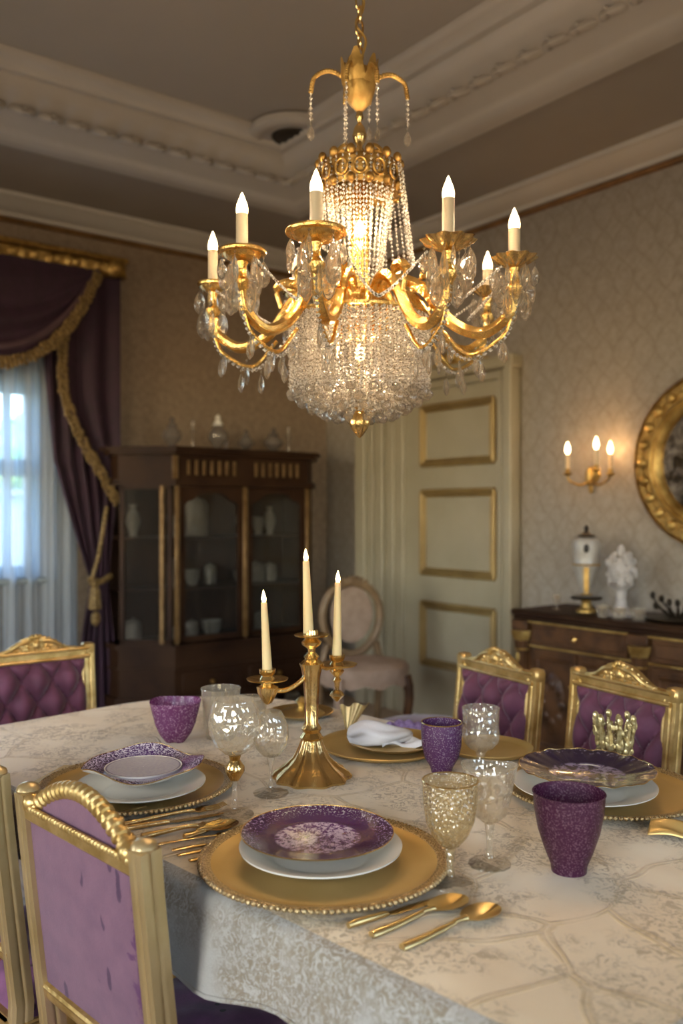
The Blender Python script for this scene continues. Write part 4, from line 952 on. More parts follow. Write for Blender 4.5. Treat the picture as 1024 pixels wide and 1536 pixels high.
b.loft([[(x,y,TZ-.04) for x,y in inner],[(x,y,TZ-.006) for x,y in inner]], True, True); b.build('tabletop', 'darkwood', tbl)
MB().box((-hx+.25,-hy+.22,TZ-.12),(hx-.25,hy-.22,TZ-.04)).build('apron', 'darkwood', tbl)
for sx in (-1,1):
    for sy in (-1,1): MB().lathe([(.03,0),(.045,.03),(.03,.08),(.045,.3),(.055,.5),(.04,.56),(.05,.65)], 16, Matrix.Translation((sx*(hx-.36),sy*(hy-.26),0)), 8, .05).build('leg', 'carvedwood', tbl)
top_rings = []
for k in (.02,.15,.3,.45,.6,.75,.88,.96,1.0):
    top_rings.append([((x-nx*.006)*k, (y-ny*.006)*k, TZ-(.0 if k < .99 else .002)) for x, y, nx, ny in OL])
cl = thing('tablecloth', 'cream damask tablecloth with gold branching pattern covering the long dining table', 'tablecloth', (tc.x, tc.y, 0), TA)
b = MB().loft([r for r in top_rings], True, False); b.f.append(tuple(range(len(OL)))[::-1])
b.build('cloth_top', 'cloth', cl, smooth=80)
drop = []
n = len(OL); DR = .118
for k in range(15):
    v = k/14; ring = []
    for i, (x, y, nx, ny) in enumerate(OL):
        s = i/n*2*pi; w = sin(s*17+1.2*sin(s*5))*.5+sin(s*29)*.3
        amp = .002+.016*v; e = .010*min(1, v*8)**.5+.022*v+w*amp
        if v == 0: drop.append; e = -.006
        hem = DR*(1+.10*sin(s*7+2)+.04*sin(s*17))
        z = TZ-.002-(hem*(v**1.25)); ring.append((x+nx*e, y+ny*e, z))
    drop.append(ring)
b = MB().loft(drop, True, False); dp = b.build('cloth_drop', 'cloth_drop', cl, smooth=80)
b = MB().tube(drop[-1], .0035, 6, closed=True); b.build('hem', 'cloth_drop', cl)
# gilt tracery embroidered on the cloth is part of the weave (material)
# ================================================================ things on the table
def spot(px, py, z=TZ): return tb(px, py, z)
def stand(name, label, cat, px, py, rz=0, z=TZ, group=None, scale=1):
    return thing(name, label, cat, spot(px, py, z) if z == TZ else spot(px, py, z), rz, group, scale)
def charger(px, py, r, label, beads=96, lip=.006):
    t_ = thing('charger_plate', label, 'charger plate', spot(px, py, TZ+.012)-Vector((0,0,.008)), 0)
    k = r
    MB().lathe([(.001,.004),(k*.80,.004),(k*.86,.0055),(k*.91,.0095),(k*.91,.006),(k*.84,.0),(.001,.0)], 96).build('bed', 'charger', t_)
    b = MB().lathe([(k*.905,.0092),(k*.92,.0105),(k*.97,.0125),(k*.985,.011),(k*.96,.007),(k*.905,.005)], 120, cap=False)
    b.build('lip', 'charger_rim' if lip > .005 else 'charger', t_)
    if beads:
        b = MB()
        for i in range(130): a = 2*pi*i/130; b.blob((k*.988*cos(a), k*.988*sin(a), .010),(.0047*k/.19,.0047*k/.19,.0038), 7, 5)
        b.build('beaded_edge', 'charger_rim', t_)
    return t_
# --- centre place setting
charger(486,1286,.190,'gold charger with beaded rim at the near table edge under the purple speckled plate')
def white_plate(px, py, z, r, label, h=.022):
    t_ = thing('dinner_plate', label, 'plate', spot(px, py, z+h)-Vector((0,0,h)), 0)
    MB().lathe([(.001,.004),(r*.55,.004),(r*.60,.006),(r*.70,h*.62),(r*.98,h),(r,h*1.02),(r*.995,h*.9),(r*.72,h*.45),(r*.58,.0),(.001,.0)], 96).build('glazed_body', 'white', t_)
    return t_
white_plate(481,1266,TZ+.012,.124,'white dinner plate on the near gold charger, beneath the purple speckled plate')
def art_plate(name, label, px, py, z, r, mat, h, wav=None, foot=.5, rim_mat='gold', edge=True):
    t_ = thing(name, label, 'plate', spot(px, py, z+h)-Vector((0,0,h)), 0)
    prof = [(.001,.003),(r*foot,.003),(r*(foot+.05),.005),(r*(foot+.22),h*.55),(r*.97,h),(r,h*1.03)]
    MB().lathe(prof, 120, wav=wav, cap=False).build('glazed_top', mat, t_)
    MB().lathe([(r,h*1.03),(r*.99,h*.92),(r*(foot+.22),h*.45),(r*(foot+.02),-.002),(r*foot*.7,-.002),(.001,.000)], 120, wav=wav, cap=False).build('underside', 'white', t_)
    if edge:
        pts = [(r*cos(2*pi*i/120), r*sin(2*pi*i/120), h*1.03+(wav(2*pi*i/120, r) if wav else 0)) for i in range(120)]
        MB().tube(pts, .0011, 5, closed=True).build('gilt_edge', rim_mat, t_)
    return t_
art_plate('salad_plate','dark purple speckled plate stacked on the white plate of the near setting',476,1246,TZ+.032,.118,'plate_centre',.013, foot=.60)
# --- left setting
charger(205,1174,.187,'gold charger under the violet wavy plate at the left of the table')
white_plate(212,1172,TZ+.012,.120,'white dinner plate under the violet wavy rimmed plate at the left',.020)
wv = lambda a, r: (.0065*cos(a*3+.6)+.0035*sin(a*5))*max(0,(r/.115-.6)/.4)
t_ = thing('salad_plate','violet glitter plate with wavy raised rim at the left setting','plate', spot(215,1147,TZ+.05)-Vector((0,0,.022)), 0)
MB().lathe([(.069,.016),(.080,.018),(.112,.026),(.116,.027)], 120, wav=wv, cap=False).build('glazed_rim', 'plate_left', t_)
MB().lathe([(.116,.027),(.113,.023),(.08,.012),(.066,.008)], 120, wav=wv, cap=False).build('rim_underside', 'white', t_)
MB().tube([(.116*cos(2*pi*i/120), .116*sin(2*pi*i/120), .027+wv(2*pi*i/120,.116)) for i in range(120)], .001, 5, closed=True).build('gilt_edge', 'gold', t_)
MB().lathe([(.001,-.004),(.045,-.004),(.062,.002),(.072,.014),(.074,.020),(.072,.020),(.060,.009),(.001,.004)], 80).build('bowl', 'white', t_)
MB().lathe([(.001,.0185),(.071,.0195)], 80, cap=False).build('patterned_well', 'plate_left', t_)
# --- right setting
charger(903,1180,.186,'gold charger under the blackcurrant glass plate at the right of the table')
white_plate(876,1174,TZ+.012,.132,'white dinner plate under the dark blackcurrant plate at the right',.020)
wr = lambda a, r: (.0012*sin(a*14)+.001*sin(a*23+1))*max(0,(r/.135-.6)/.4)
art_plate('salad_plate','dark blackcurrant glass plate with crimped rim at the right setting',880,1150,TZ+.028,.129,'plate_right',.018, wr, foot=.52)
# --- far settings
charger(575,1116,.150,'gold charger holding the white linen napkin beyond the candelabrum', 0, .004)
t_ = thing('gold_salad_plate','smaller gold plate under the white napkin beyond the candelabrum','plate', spot(590,1113,TZ+.02)-Vector((0,0,.007)), 0)
MB().lathe([(.001,.004),(.07,.004),(.098,.012),(.102,.012),(.075,.0),(.001,.0)], 64).build('body', 'charger', t_)
charger(733,1121,.100,'small gold charger behind the clear goblet and violet tumbler', 0, .004)
t_ = thing('napkin','white linen napkin folded in a soft roll on a gold plate','napkin', spot(570,1108,TZ+.03)-Vector((0,0,.004)), .1)
def nap(u, v):
    a = v*2*pi; x = -.075+.15*u; r = .027*(1-.45*u)*max(.02,1-abs(2*u-1)**5)**.5*(1+.18*sin(3*a+u*7)+.1*sin(5*a)); return (x, r*1.35*cos(a)+.006*sin(u*9), r*1.05*sin(a)+.014+.004*sin(u*6))
b = MB(); b.grid(nap, 34, 30); b.build('rolled_linen', 'napkin', t_, smooth=80)
def nap2(u, v): return (.00+.10*u, -.035+.05*v+.01*sin(u*5), -.006+.006*sin(u*8+v*3)+.006*sin(v*9))
MB().slab(nap2, 18, 14, .003, (0,0,1)).build('loose_corner', 'napkin', t_, smooth=80)
t_ = thing('lace_napkin','lavender lace napkin folded beside the violet tumbler','napkin', spot(613,1083,TZ+.02)-Vector((0,0,.02)), .15)
def lav(u, v): return (-.055+.12*u, -.03+.06*v, .004+.018*sin(v*pi)*(.6+.4*sin(u*5))+.003*sin(u*30))
MB().slab(lav, 30, 16, .003, (0,0,1)).build('folded_lace', 'lace', t_, smooth=80)
t_ = thing('lidded_dish','olive gold lidded dish with a knob on the far edge of the table','dish', spot(452,1064,TZ+.02)-Vector((0,0,.02)), 0)
MB().lathe([(.001,0),(.045,0),(.06,.006),(.085,.016),(.083,.018),(.05,.008),(.001,.008)], 48).build('dish', 'gold_satin', t_)
MB().lathe([(.062,.011),(.05,.018),(.02,.024),(.008,.027),(.010,.035),(.016,.042),(.008,.052),(.001,.055)], 32).build('lid', 'gold_satin', t_)
t_ = thing('gold_napkin','champagne gold napkin standing in fluted folds behind the candelabrum','napkin', spot(522,1098), .3)
def gn(u, v): a = -1.2+2.4*u; r = .006+.035*v; return (r*sin(a)+.02*v, r*cos(a)*.4+.004*sin(u*28)*v, .001+.062*v+.004*sin(u*14)*v)
MB().slab(gn, 40, 10, .002, (0,1,0)).build('fluted_folds', 'gilt_dull', t_, smooth=60)
t_ = thing('gold_cloth_napkin','gold satin napkin lying at the right picture edge in front of the charger','napkin', spot(1052,1258), -.5)
def gn2(u, v): return (-.08+.16*u, -.035+.07*v, .003+.012*sin(v*pi)+.005*sin(v*14+u*4)*sin(u*pi)+.004*sin(u*9))
MB().slab(gn2, 30, 24, .003, (0,0,1)).build('satin_folds', 'charger', t_, smooth=80)
t_ = thing('gold_placemat','pointed gold placemat corner showing left of the violet plate','placemat', spot(118,1166), .12)
MB().add([(-.085,-.03,.0005),(.06,-.09,.0005),(.11,.07,.0005),(-.045,.085,.0005),(-.085,-.03,.0025),(.06,-.09,.0025),(.11,.07,.0025),(-.045,.085,.0025)],[(3,2,1,0),(4,5,6,7),(0,1,5,4),(1,2,6,5),(2,3,7,6),(3,0,4,7)]).build('mat', 'charger', t_)

# --- glasses: outer wall and inner wall in one skin
def wall(outer, th=.0016, bottom=.006):
    o = outer; i = [(max(.001, r-th), max(z, o[0][1]+bottom)) for r, z in o[::-1]]
    return o+[(r, z) for r, z in i]+[(.001, o[0][1]+bottom)]
def tumbler(label, px, py, prof, mat, name='tumbler', flute=0, fd=0, seg=64, gilt=None, wav=None, parts=('bowl',)):
    t_ = stand(name, label, 'glass', px, py)
    MB().lathe([(.001,prof[0][1])]+wall(prof), seg, None, flute, fd, cap=False, wav=wav).build('bowl', mat, t_, smooth=60)
    if gilt:
        r, z = prof[-1]; MB().tube([(r*cos(2*pi*i/64), r*sin(2*pi*i/64), z+(wav(2*pi*i/64, r) if wav else 0)) for i in range(64)], .0012, 6, closed=True).build('rim', gilt, t_)
    return t_
tumbler('plum mottled glass tumbler at the right, nearest the camera', 853, 1306, [(.026,0),(.0265,.004),(.027,.010),(.036,.032),(.046,.062),(.0515,.092),(.0535,.118)], 'pg_right', gilt='pg_right')
tumbler('violet glitter tumbler between the gold charger and the clear goblet', 662, 1158, [(.021,0),(.022,.004),(.024,.012),(.035,.030),(.041,.055),(.0425,.085),(.0415,.104)], 'pg_mid', gilt='gold')
tumbler('swirled amethyst glass bowl tumbler behind the violet wavy plate', 263, 1112, [(.020,0),(.026,.006),(.038,.022),(.048,.045),(.050,.056),(.053,.066),(.060,.096)], 'pg_left', wav=lambda a, r: .002*sin(3*a))
tumbler('tall clear frosted tumbler behind the amethyst bowl, beside the shorter clear one', 331, 1106, [(.034,0),(.036,.004),(.040,.030),(.044,.080),(.047,.118)], 'glass_frost', 'water_glass', gilt='glass')
tumbler('short clear frosted tumbler behind the two round goblets', 374, 1101, [(.022,0),(.028,.006),(.038,.030),(.041,.062),(.043,.088)], 'glass_frost', 'water_glass', gilt='glass')
def goblet(label, px, py, bowl, stem, foot_r, mat, flute=0, fd=0, knob=None, knob_mat=None, rim=None, wav=None, seg=64, foot_h=.006):
    t_ = stand('goblet', label, 'glass', px, py)
    MB().lathe([(.001,bowl[0][1])]+wall(bowl, .0014, .004), seg, None, flute, fd, cap=False, wav=wav).build('bowl', mat, t_, smooth=60)
    MB().lathe(stem, 20, None, 6, .06).build('stem', 'glass' if mat != 'glass_amber' else 'glass_amber', t_)
    MB().lathe([(.001,0),(foot_r,0),(foot_r*1.0,.002),(foot_r*.8,.0035),(foot_r*.35,foot_h),(.004,foot_h+.006),(.001,foot_h+.006)], 48, None, 12, .015).build('foot', 'glass_foot', t_)
    if knob: MB().lathe(knob, 28).build('knob', knob_mat or mat, t_)
    if rim:
        r, z = bowl[-1]; MB().tube([(r*cos(2*pi*i/64), r*sin(2*pi*i/64), z+(wav(2*pi*i/64, r) if wav else 0)) for i in range(64)], .0011, 6, closed=True).build('rim', rim, t_)
    return t_
goblet('champagne tinted goblet right of the near purple plate, beside the spoons', 675, 1325, [(.007,.052),(.014,.056),(.026,.070),(.0345,.090),(.0385,.118),(.040,.150)],
       [(.001,.010),(.006,.011),(.0045,.025),(.006,.040),(.008,.052),(.001,.053)], .0325, 'glass_amber', rim='gold', flute=8, fd=.025)
goblet('clear flared goblet with a wavy rim between the violet tumbler and the plum tumbler', 734, 1296, [(.006,.062),(.013,.066),(.026,.078),(.032,.098),(.037,.122),(.043,.150)],
       [(.001,.010),(.006,.011),(.0045,.030),(.0055,.050),(.0075,.062),(.001,.064)], .0325, 'glass', flute=12, fd=.02, rim='glass', wav=lambda a, r: .003*cos(2*a+.5)*max(0,(r-.03)/.013))
goblet('clear straight sided goblet with short stem behind the flared goblet', 721, 1147, [(.012,.030),(.026,.036),(.038,.050),(.041,.066),(.038,.080),(.039,.122)],
       [(.001,.008),(.010,.010),(.008,.018),(.012,.028),(.001,.030)], .033, 'glass', rim='glass', flute=10, fd=.02)
goblet('round bowled goblet with a gold ball in its stem left of the candelabrum', 352, 1222, [(.008,.106),(.018,.110),(.034,.124),(.0455,.146),(.047,.166),(.042,.190),(.036,.206)],
       [(.001,.010),(.006,.012),(.004,.030),(.005,.055),(.004,.062),(.001,.064)], .034, 'glass', knob=[(.001,.060),(.008,.062),(.0175,.078),(.0175,.086),(.009,.098),(.011,.106),(.001,.108)], knob_mat='gold', flute=14, fd=.012)
goblet('balloon shaped clear goblet with thin stem just left of the candelabrum foot', 406, 1190, [(.008,.070),(.016,.073),(.029,.088),(.0345,.108),(.033,.130),(.026,.148),(.020,.158)],
       [(.001,.010),(.005,.012),(.003,.030),(.0035,.050),(.007,.066),(.008,.071),(.001,.072)], .034, 'glass', flute=14, fd=.012)
# --- gilded crystal votive in front of the right chair
t_ = stand('votive_holder', 'gilded crystal crown shaped votive holder behind the dark plate, in front of the right chair', 'candle holder', 921, 1141)
b = MB().lathe([(.001,0),(.026,0),(.028,.006),(.022,.014),(.030,.03),(.036,.06),(.033,.06),(.026,.03),(.001,.012)], 32, None, 8, .07); b.build('cup', 'glass_amber', t_)
b = MB()
for k in range(12):
    a = 2*pi*k/12; M2 = Matrix.Rotation(a, 4, 'Z')
    b.tube(bez([(.028,0,.012),(.034,0,.035),(.036,0,.060),(.044,0,.078+.012*(k % 2))], 10), [.005]*4+[.0065]*4+[.004]*4, 6, M=M2); b.blob((.040,0,.084+.010*(k % 2)),(.007,.007,.010), 6, 5, M2); b.blob((.035,0,.040),(.006,.010,.012), 6, 5, M2)
rq = random.Random(3)
for k in range(90):
    a = rq.uniform(0,2*pi); z = rq.uniform(.006,.088); rad = .030+.008*z/.06+rq.uniform(-.001,.004); b.blob((rad*cos(a), rad*sin(a), z),(rq.uniform(.003,.006),)*2+(rq.uniform(.004,.009),), 6, 4)
b.build('gilded_leaves', 'votive_gilt', t_)
# --- candelabrum
cb = stand('candelabrum', 'gold three branch candelabrum with lit ivory candles in the middle of the table', 'candelabrum', 467, 1166)
s = 1.80/F                                                       # metres per pixel where it stands
hz = lambda py: (1166-py)*s
MB().lathe([(.001,0),(.078,0),(.079,.004),(.072,.013),(.052,.026),(.036,.042),(.026,.062),(.020,.078),(.001,.08)], 96, None, 10, .055).build('foot', 'gold', cb)
MB().lathe([(.018,.074),(.023,.082),(.016,.092),(.020,.100),(.013,.112),(.014,.16),(.017,.205),(.021,.225),(.024,.232),(.014,.240),(.001,.242)], 32, None, 8, .05).build('stem', 'gold', cb)
zc_ = hz(953)
b = MB().lathe([(.010,.238),(.016,.246),(.007,.256),(.008,.262),(.019,.270),(.021,.276),(.012,zc_-.006),(.034,zc_-.002),(.036,zc_+.001),(.030,zc_+.003),(.014,zc_+.001),(.013,zc_+.010),(.001,zc_+.010)], 40); b.build('candle_cup', 'gold', cb)
def taper(parent, x, y, z, h, lean, r=.0095):
    M2 = Matrix.Translation((x,y,z)) @ Matrix.Rotation(lean, 4, 'Y')
    c = MB().lathe([(.001,0),(r*1.15,0),(r*1.1,.01),(r*.70,h),(r*.45,h+.002),(.001,h+.001)], 24, M2).build('candle', 'wax', parent)
    MB().lathe([(.001,h),(.0035,h+.002),(.005,h+.008),(.0035,h+.015),(.0012,h+.023),(.0004,h+.026)], 12, M2).build('flame', 'flame', c)
    p = M2 @ Vector((0,0,h+.012)); light('candle_light', tuple(p), .22, (1,.62,.28), .005, parent)
taper(cb, -.006, 0, zc_+.004, (950-843)*s, -.035)
for (px, py, yy, hpx, lean) in ((403,1016,-.03,(1000-900),-.05),(505,1001,.02,(996-885),.012)):
    x = (px-467)*s; z = hz(py); sg_ = 1 if x > 0 else -1
    b = MB().tube(bez([(sg_*.010,0,.215),(sg_*.018,yy*.2,.200),(x*.55,yy*.6,z-.022 if sg_ < 0 else z-.012),(x*.85,yy*.9,z-.020),(x,yy,z-.006)] if sg_ < 0 else [(.010,0,.222),(.02,.0,.226),(x*.6,yy*.5,z-.004),(x,yy,z-.002)], 20), .0048, 8)
    M2 = Matrix.Translation((x,yy,0))
    b.lathe([(.006,z-.012),(.012,z-.008),(.014,z-.003),(.040,z),(.042,z+.003),(.036,z+.004),(.015,z+.002),(.011,z+.008),(.016,z+.014),(.017,z+.022),(.001,z+.022)], 40, M2)
    arm = b.build('arm', 'gold', cb)
    b = MB()
    if sg_ < 0: b.lathe([(.001,z-.050),(.008,z-.046),(.018,z-.026),(.020,z-.014),(.010,z-.008),(.001,z-.006)], 24, M2, 6, .1)
    else:
        b.lathe([(.001,z-.075),(.005,z-.072),(.014,z-.062),(.010,z-.054),(.004,z-.050),(.005,z-.036),(.009,z-.030),(.005,z-.024),(.014,z-.012),(.008,z-.004)], 20, M2, 6, .1)
    b.build('pendant_ornament', 'gold', arm)
    taper(cb, x, yy, z+.018, hpx*s, lean, .0088)

# --- cutlery
def spoon(label, a, c, z=TZ, mat='gold_satin'):           # from handle end pixel to bowl tip pixel
    P, Q = spot(*a), spot(*c); d = Q-P; ln = d.length
    t_ = thing('spoon', label, 'spoon', P, atan2(d.y, d.x)); bl = .066; bw = .0215
    path = [(0,0,.003),(ln*.25,0,.004),(ln*.5,0,.007),(ln-bl-.012,0,.009),(ln-bl+.006,0,.008)]
    MB().tube(bez(path, 16), [.0048,.0052,.005,.0048,.0045,.0042,.004,.0036,.0033,.003,.0028,.0027,.0027,.0028,.003,.0034,.004][:len(bez(path,16))], 10, flat=1.25).build('handle', mat, t_)
    def bf(u, v):
        a_ = 2*pi*u; rx = bl/2; x = ln-rx+rx*cos(a_)*v; y = bw*sin(a_)*v*(1+.12*cos(a_)); return (x, y, .0075-.0065*(1-v*v))
    MB().slab(bf, 40, 10, .0012, (0,0,1)).build('bowl', mat, t_, smooth=70); return t_
def knife(label, a, c, mat='gold'):
    P, Q = spot(*a), spot(*c); d = Q-P; ln = d.length; t_ = thing('knife', label, 'knife', P, atan2(d.y, d.x))
    MB().tube([(0,0,.004),(ln*.1,0,.0045),(ln*.4,0,.004),(ln*.45,0,.0035)], [.0042,.0052,.0045,.003], 10).build('handle', mat, t_)
    b = MB(); hl = ln*.44
    b.loft([[(x,-w,.003),(x,0,.0045),(x,w*.6,.003),(x,0,.0015)] for x, w in ((hl,.003),(hl+.01,.008),(ln*.8,.0095),(ln*.94,.007),(ln,.0008))], True, True); b.build('blade', mat, t_); return t_
def fork(label, a, c, mat='gold', r=.0036):
    P, Q = spot(*a), spot(*c); d = Q-P; ln = d.length; t_ = thing('fork', label, 'fork', P, atan2(d.y, d.x))
    MB().tube(bez([(0,0,.004),(ln*.3,0,.006),(ln*.55,0,.007),(ln*.68,0,.005)], 12), [r*1.3,r*1.3,r*1.1,r,r,r*.9,r*.8,r*.8,r*.8,r*.8,r*.8,r*.9,r*.9][:len(bez([(0,0,0),(1,0,0),(2,0,0),(3,0,0)],12))], 10).build('handle', mat, t_)
    b = MB(); b.slab(lambda u, v: (ln*.66+u*ln*.12, (-1+2*v)*(.003+.008*min(1,u*2)), .005-.002*sin(u*pi)), 10, 8, .0018, (0,0,1))
    for k in range(4): y = -.0092+.0061*k; b.tube(bez([(ln*.77,y,.005),(ln*.88,y*.95,.004),(ln,y*.85,.008)], 8), [.0017]*6+[.0009]*3, 6)
    b.build('tines', mat, t_); return t_
spoon('gold spoon nearest the camera, right of the near place setting', (603,1425), (745,1366))
spoon('gold spoon in the middle of the trio right of the near place setting', (557,1406), (697,1352))
knife('slim gold knife, left of the two spoons at the near table edge', (522,1393), (650,1352), 'gold_satin')
fork('gold fork farthest back in the row between the left and near settings', (186,1240), (338,1211))
knife('gold knife second from the back between the left and near settings', (184,1247), (335,1222))
fork('broad gold fork catching the light between the left and near settings', (212,1259), (334,1236), r=.0045)
spoon('small gold spoon beside the foot of the ball stem goblet', (276,1258), (356,1238), mat='gold')
fork('slim gold fork lying left of the near charger, farthest back of four', (236,1268), (364,1249)).scale.z = .42
knife('slim gold knife lying left of the near charger, second of four', (258,1277), (366,1257)).scale.z = .42
knife('gold knife lying left of the near charger, third of four', (266,1285), (362,1264)).scale.z = .42
fork('short gold handled fork tucked by the rim of the near charger, nearest of four', (284,1293), (362,1273)).scale.z = .42
fork('small gold fork lying just in front of the left charger', (172,1226), (240,1211))
# ================================================================ chandelier
CY0 = 2.0; CXc = (539-CX)/F*CY0; PX = CY0/F; ZB = EYE+(CY-656)*PX
ch = thing('chandelier', 'large gold and crystal chandelier with lit candle bulbs hanging above the table', 'chandelier', (CXc, CY0, ZB), 0)
def Z(py): return EYE+(CY-py)*PX-ZB
def Rp(w): return w*PX
rr = random.Random(21)
# drops shared by many hooks
def drop_mesh(name, ln, w, seg=8, flat=.55):
    b = MB(); b.octa((0,0,-.004), .0035, .004)
    b.tube([(0,0,-.006),(0,0,-.012)], .0006, 4)
    b.lathe([(.0005,-.012),(w*.22,-.012-ln*.12),(w*.45,-.012-ln*.38),(w*.5,-.012-ln*.62),(w*.42,-.012-ln*.80),(w*.2,-.012-ln*.95),(.0005,-.012-ln)], seg, Matrix.Scale(flat, 4, (0,1,0)))
    o = b.build(name, 'crystal', None, smooth=0); return o
protos = {}
def drop(parent, name, loc, ln, w, rz=0):
    key = (round(ln, 3), round(w, 3))
    if key not in protos:
        o = drop_mesh(name, ln, w); protos[key] = o; o.parent = parent; o.location = loc; o.rotation_euler = (0,0,rz); return o
    o = link_copy(protos[key], parent, loc, rz); o.name = name; return o
# chain
b = MB(); zt_, z0_ = 3.36-ZB, Z(92); k = 0; z = z0_
while z < zt_-.01:
    M2 = Matrix.Translation((0,0,z+.016)) @ Matrix.Rotation((k % 2)*pi/2+.3, 4, 'Z')
    b.tube([(.0085*cos(a), 0, .019*sin(a)) for a in [2*pi*i/14 for i in range(14)]], .0026, 6, closed=True, M=M2); z += .030; k += 1
b.build('chain', 'gold', ch)
MB().tube(bez([(.004,.0,Z(88)),(.014,0,Z(60)),(-.008,.0,Z(35)),(.010,0,Z(5)),(-.004,0,Z(-80)),(0,0,zt_)], 30), .003, 8).build('cord', 'gilt_old', ch)
MB().tube([(-.012+.014*cos(a),0,Z(98)+.026*sin(a)) for a in [2*pi*i/20 for i in range(20)]], .0028, 8, closed=True).build('hanging_ring', 'gold_chand', ch)
MB().lathe([(.06,zt_),(.055,zt_-.012),(.03,zt_-.03),(.008,zt_-.04),(.001,zt_-.04)], 28).build('ceiling_cap', 'gold_chand', ch)
# tulip urn
b = MB().lathe([(.001,Z(170)),(.010,Z(166)),(.028,Z(152)),(.037,Z(132)),(.035,Z(115)),(.029,Z(106)),(.001,Z(108))], 28)
for k in range(6):
    a = k*pi/3+.3; M2 = Matrix.Rotation(a, 4, 'Z')
    def petal(u, v): w = .020*sin(pi*min(.97,.12+.86*v))**.7; z = Z(160)+v*(Z(84+6*(k%2))-Z(160)); r = .013+.031*sin(min(1,v*1.35)*pi/2)-.004*max(0,v-.6)+.010*max(0,v-.85)*4*.3; y = (-1+2*u)*w; return (r-.3*abs(y)*abs(y)/.02, y, z)
    b.slab(petal, 8, 14, .002, (0,0,.2), M2)
b.build('tulip_urn', 'gilt_old', ch)
MB().lathe([(.006,Z(166)),(.009,Z(176)),(.004,Z(184)),(.012,Z(192)),(.016,Z(203)),(.012,Z(213)),(.006,Z(220)),(.014,Z(228)),(.020,Z(236)),(.001,Z(240))], 24, None, 8, .04).build('upper_stem', 'gold', ch)
# curling sprays with crystal chains
sprays = [(-1,.0,468,205),(-.45,-.8,524,248),(.55,-.7,585,215),(.95,.25,616,203),(.35,.85,600,190),(-.5,.8,505,230)]
for i, (dx_, dy_, px, pyb) in enumerate(sprays):
    rad_ = Rp(abs(px-541)/max(.35,abs(dx_))) if i in (0,3) else .062
    rad_ = min(rad_, .115); ux, uy = dx_/sqrt(dx_*dx_+dy_*dy_), dy_/sqrt(dx_*dx_+dy_*dy_)
    pts = [(ux*.012,uy*.012,Z(150)),(ux*.03,uy*.03,Z(122)),(ux*rad_*.62,uy*rad_*.62,Z(108)),(ux*rad_*.92,uy*rad_*.92,Z(118)),(ux*rad_,uy*rad_,Z(140))]
    b = MB(); q = bez(pts, 24); b.tube(q, [.0048-.0001*j for j in range(len(q))], 8)
    for j in range(3, len(q)): b.blob((q[j].x,q[j].y,q[j].z+.003),(.006,.006,.005), 6, 4)
    sp_ = b.build('spray_arm', 'gilt_old', ch)
    b = MB(); z = Z(140)
    ze = Z(pyb)+.03
    while z > ze: b.octa((ux*rad_,uy*rad_,z), .0045, .006); z -= .0115
    b.build('bead_chain', 'bead', sp_)
    drop(sp_, 'crystal_drop', (ux*rad_,uy*rad_,z+.006), .034, .017, i)
# crown ring with medallions
cr_ = Rp(61); zc1, zc0_ = Z(250), Z(292)
b = MB().lathe([(cr_*.90,zc1-.004),(cr_*.97,zc1),(cr_*1.0,zc1-.012),(cr_*.97,(zc1+zc0_)/2),(cr_,zc0_+.008),(cr_*.97,zc0_),(cr_*.93,zc0_+.006),(cr_*.90,zc1-.012)], 64, cap=False)
n = 14
for k in range(n):
    a = 2*pi*k/n; M2 = Matrix.Rotation(a, 4, 'Z')
    b.blob((cr_,0,zc1+.004),(.010,.011,.013), 8, 6, M2); b.blob((cr_*1.02,0,zc0_+.006),(.009,.010,.012), 8, 6, M2)
    b.tube([(cr_*1.02, .014*cos(t), (zc1+zc0_)/2+.017*sin(t)) for t in [2*pi*i/12 for i in range(12)]], .0035, 6, closed=True, M=M2 @ Matrix.Rotation(pi/n, 4, 'Z'))
b.build('crown_band', 'brass_dark', ch)
b = MB()
for k in range(8): a = 2*pi*k/8; b.tube(bez([(.012*cos(a),.012*sin(a),Z(236)),(cr_*.5*cos(a),cr_*.5*sin(a),Z(226)),(cr_*.92*cos(a),cr_*.92*sin(a),zc1)], 12), .004, 6)
b.build('crown_stay', 'gilt_old', ch)
def strand(b, p, q, step=.010, r=.0040, sag=0):
    p, q = Vector(p), Vector(q); n = max(2, int((q-p).length/step))
    for i in range(n):
        t = (i+.5)/n; c = p+(q-p)*t; c.z -= sag*4*t*(1-t); j = .78+.45*((i*7) % 5)/4; b.octa(tuple(c), r*j, step*.50)
def strand_obj(p, q, **kw):
    b = MB(); strand(b, p, q, **kw); return b.build('bead_strand', 'bead', ch, smooth=0)
for k in range(38):                                       # upper veil from the crown down to the arms
    a = 2*pi*k/38; r0 = cr_*.97; front = -sin(a)
    if cos(a) > .35 and front < .55: r1 = Rp(82); z1 = Z(400)
    else: r1 = r0*.93; z1 = Z(372)
    if .30 < cos(a) < .72 and front > .2: z1 = Z(318)
    strand_obj((r0*1.07*cos(a), r0*1.07*sin(a), zc1-.004), (r1*cos(a), r1*sin(a), z1), step=.009, r=.0036)
# inner veils cannot be counted
b = MB()
for k in range(30):
    a = 2*pi*(k+.5)/30; strand(b, (cr_*.8*cos(a),cr_*.8*sin(a),zc0_), (cr_*.5*cos(a),cr_*.5*sin(a),Z(430)), step=.011, r=.0038)
iv = b.build('inner_veil', 'bead', ch, smooth=0); iv['kind'] = 'stuff'
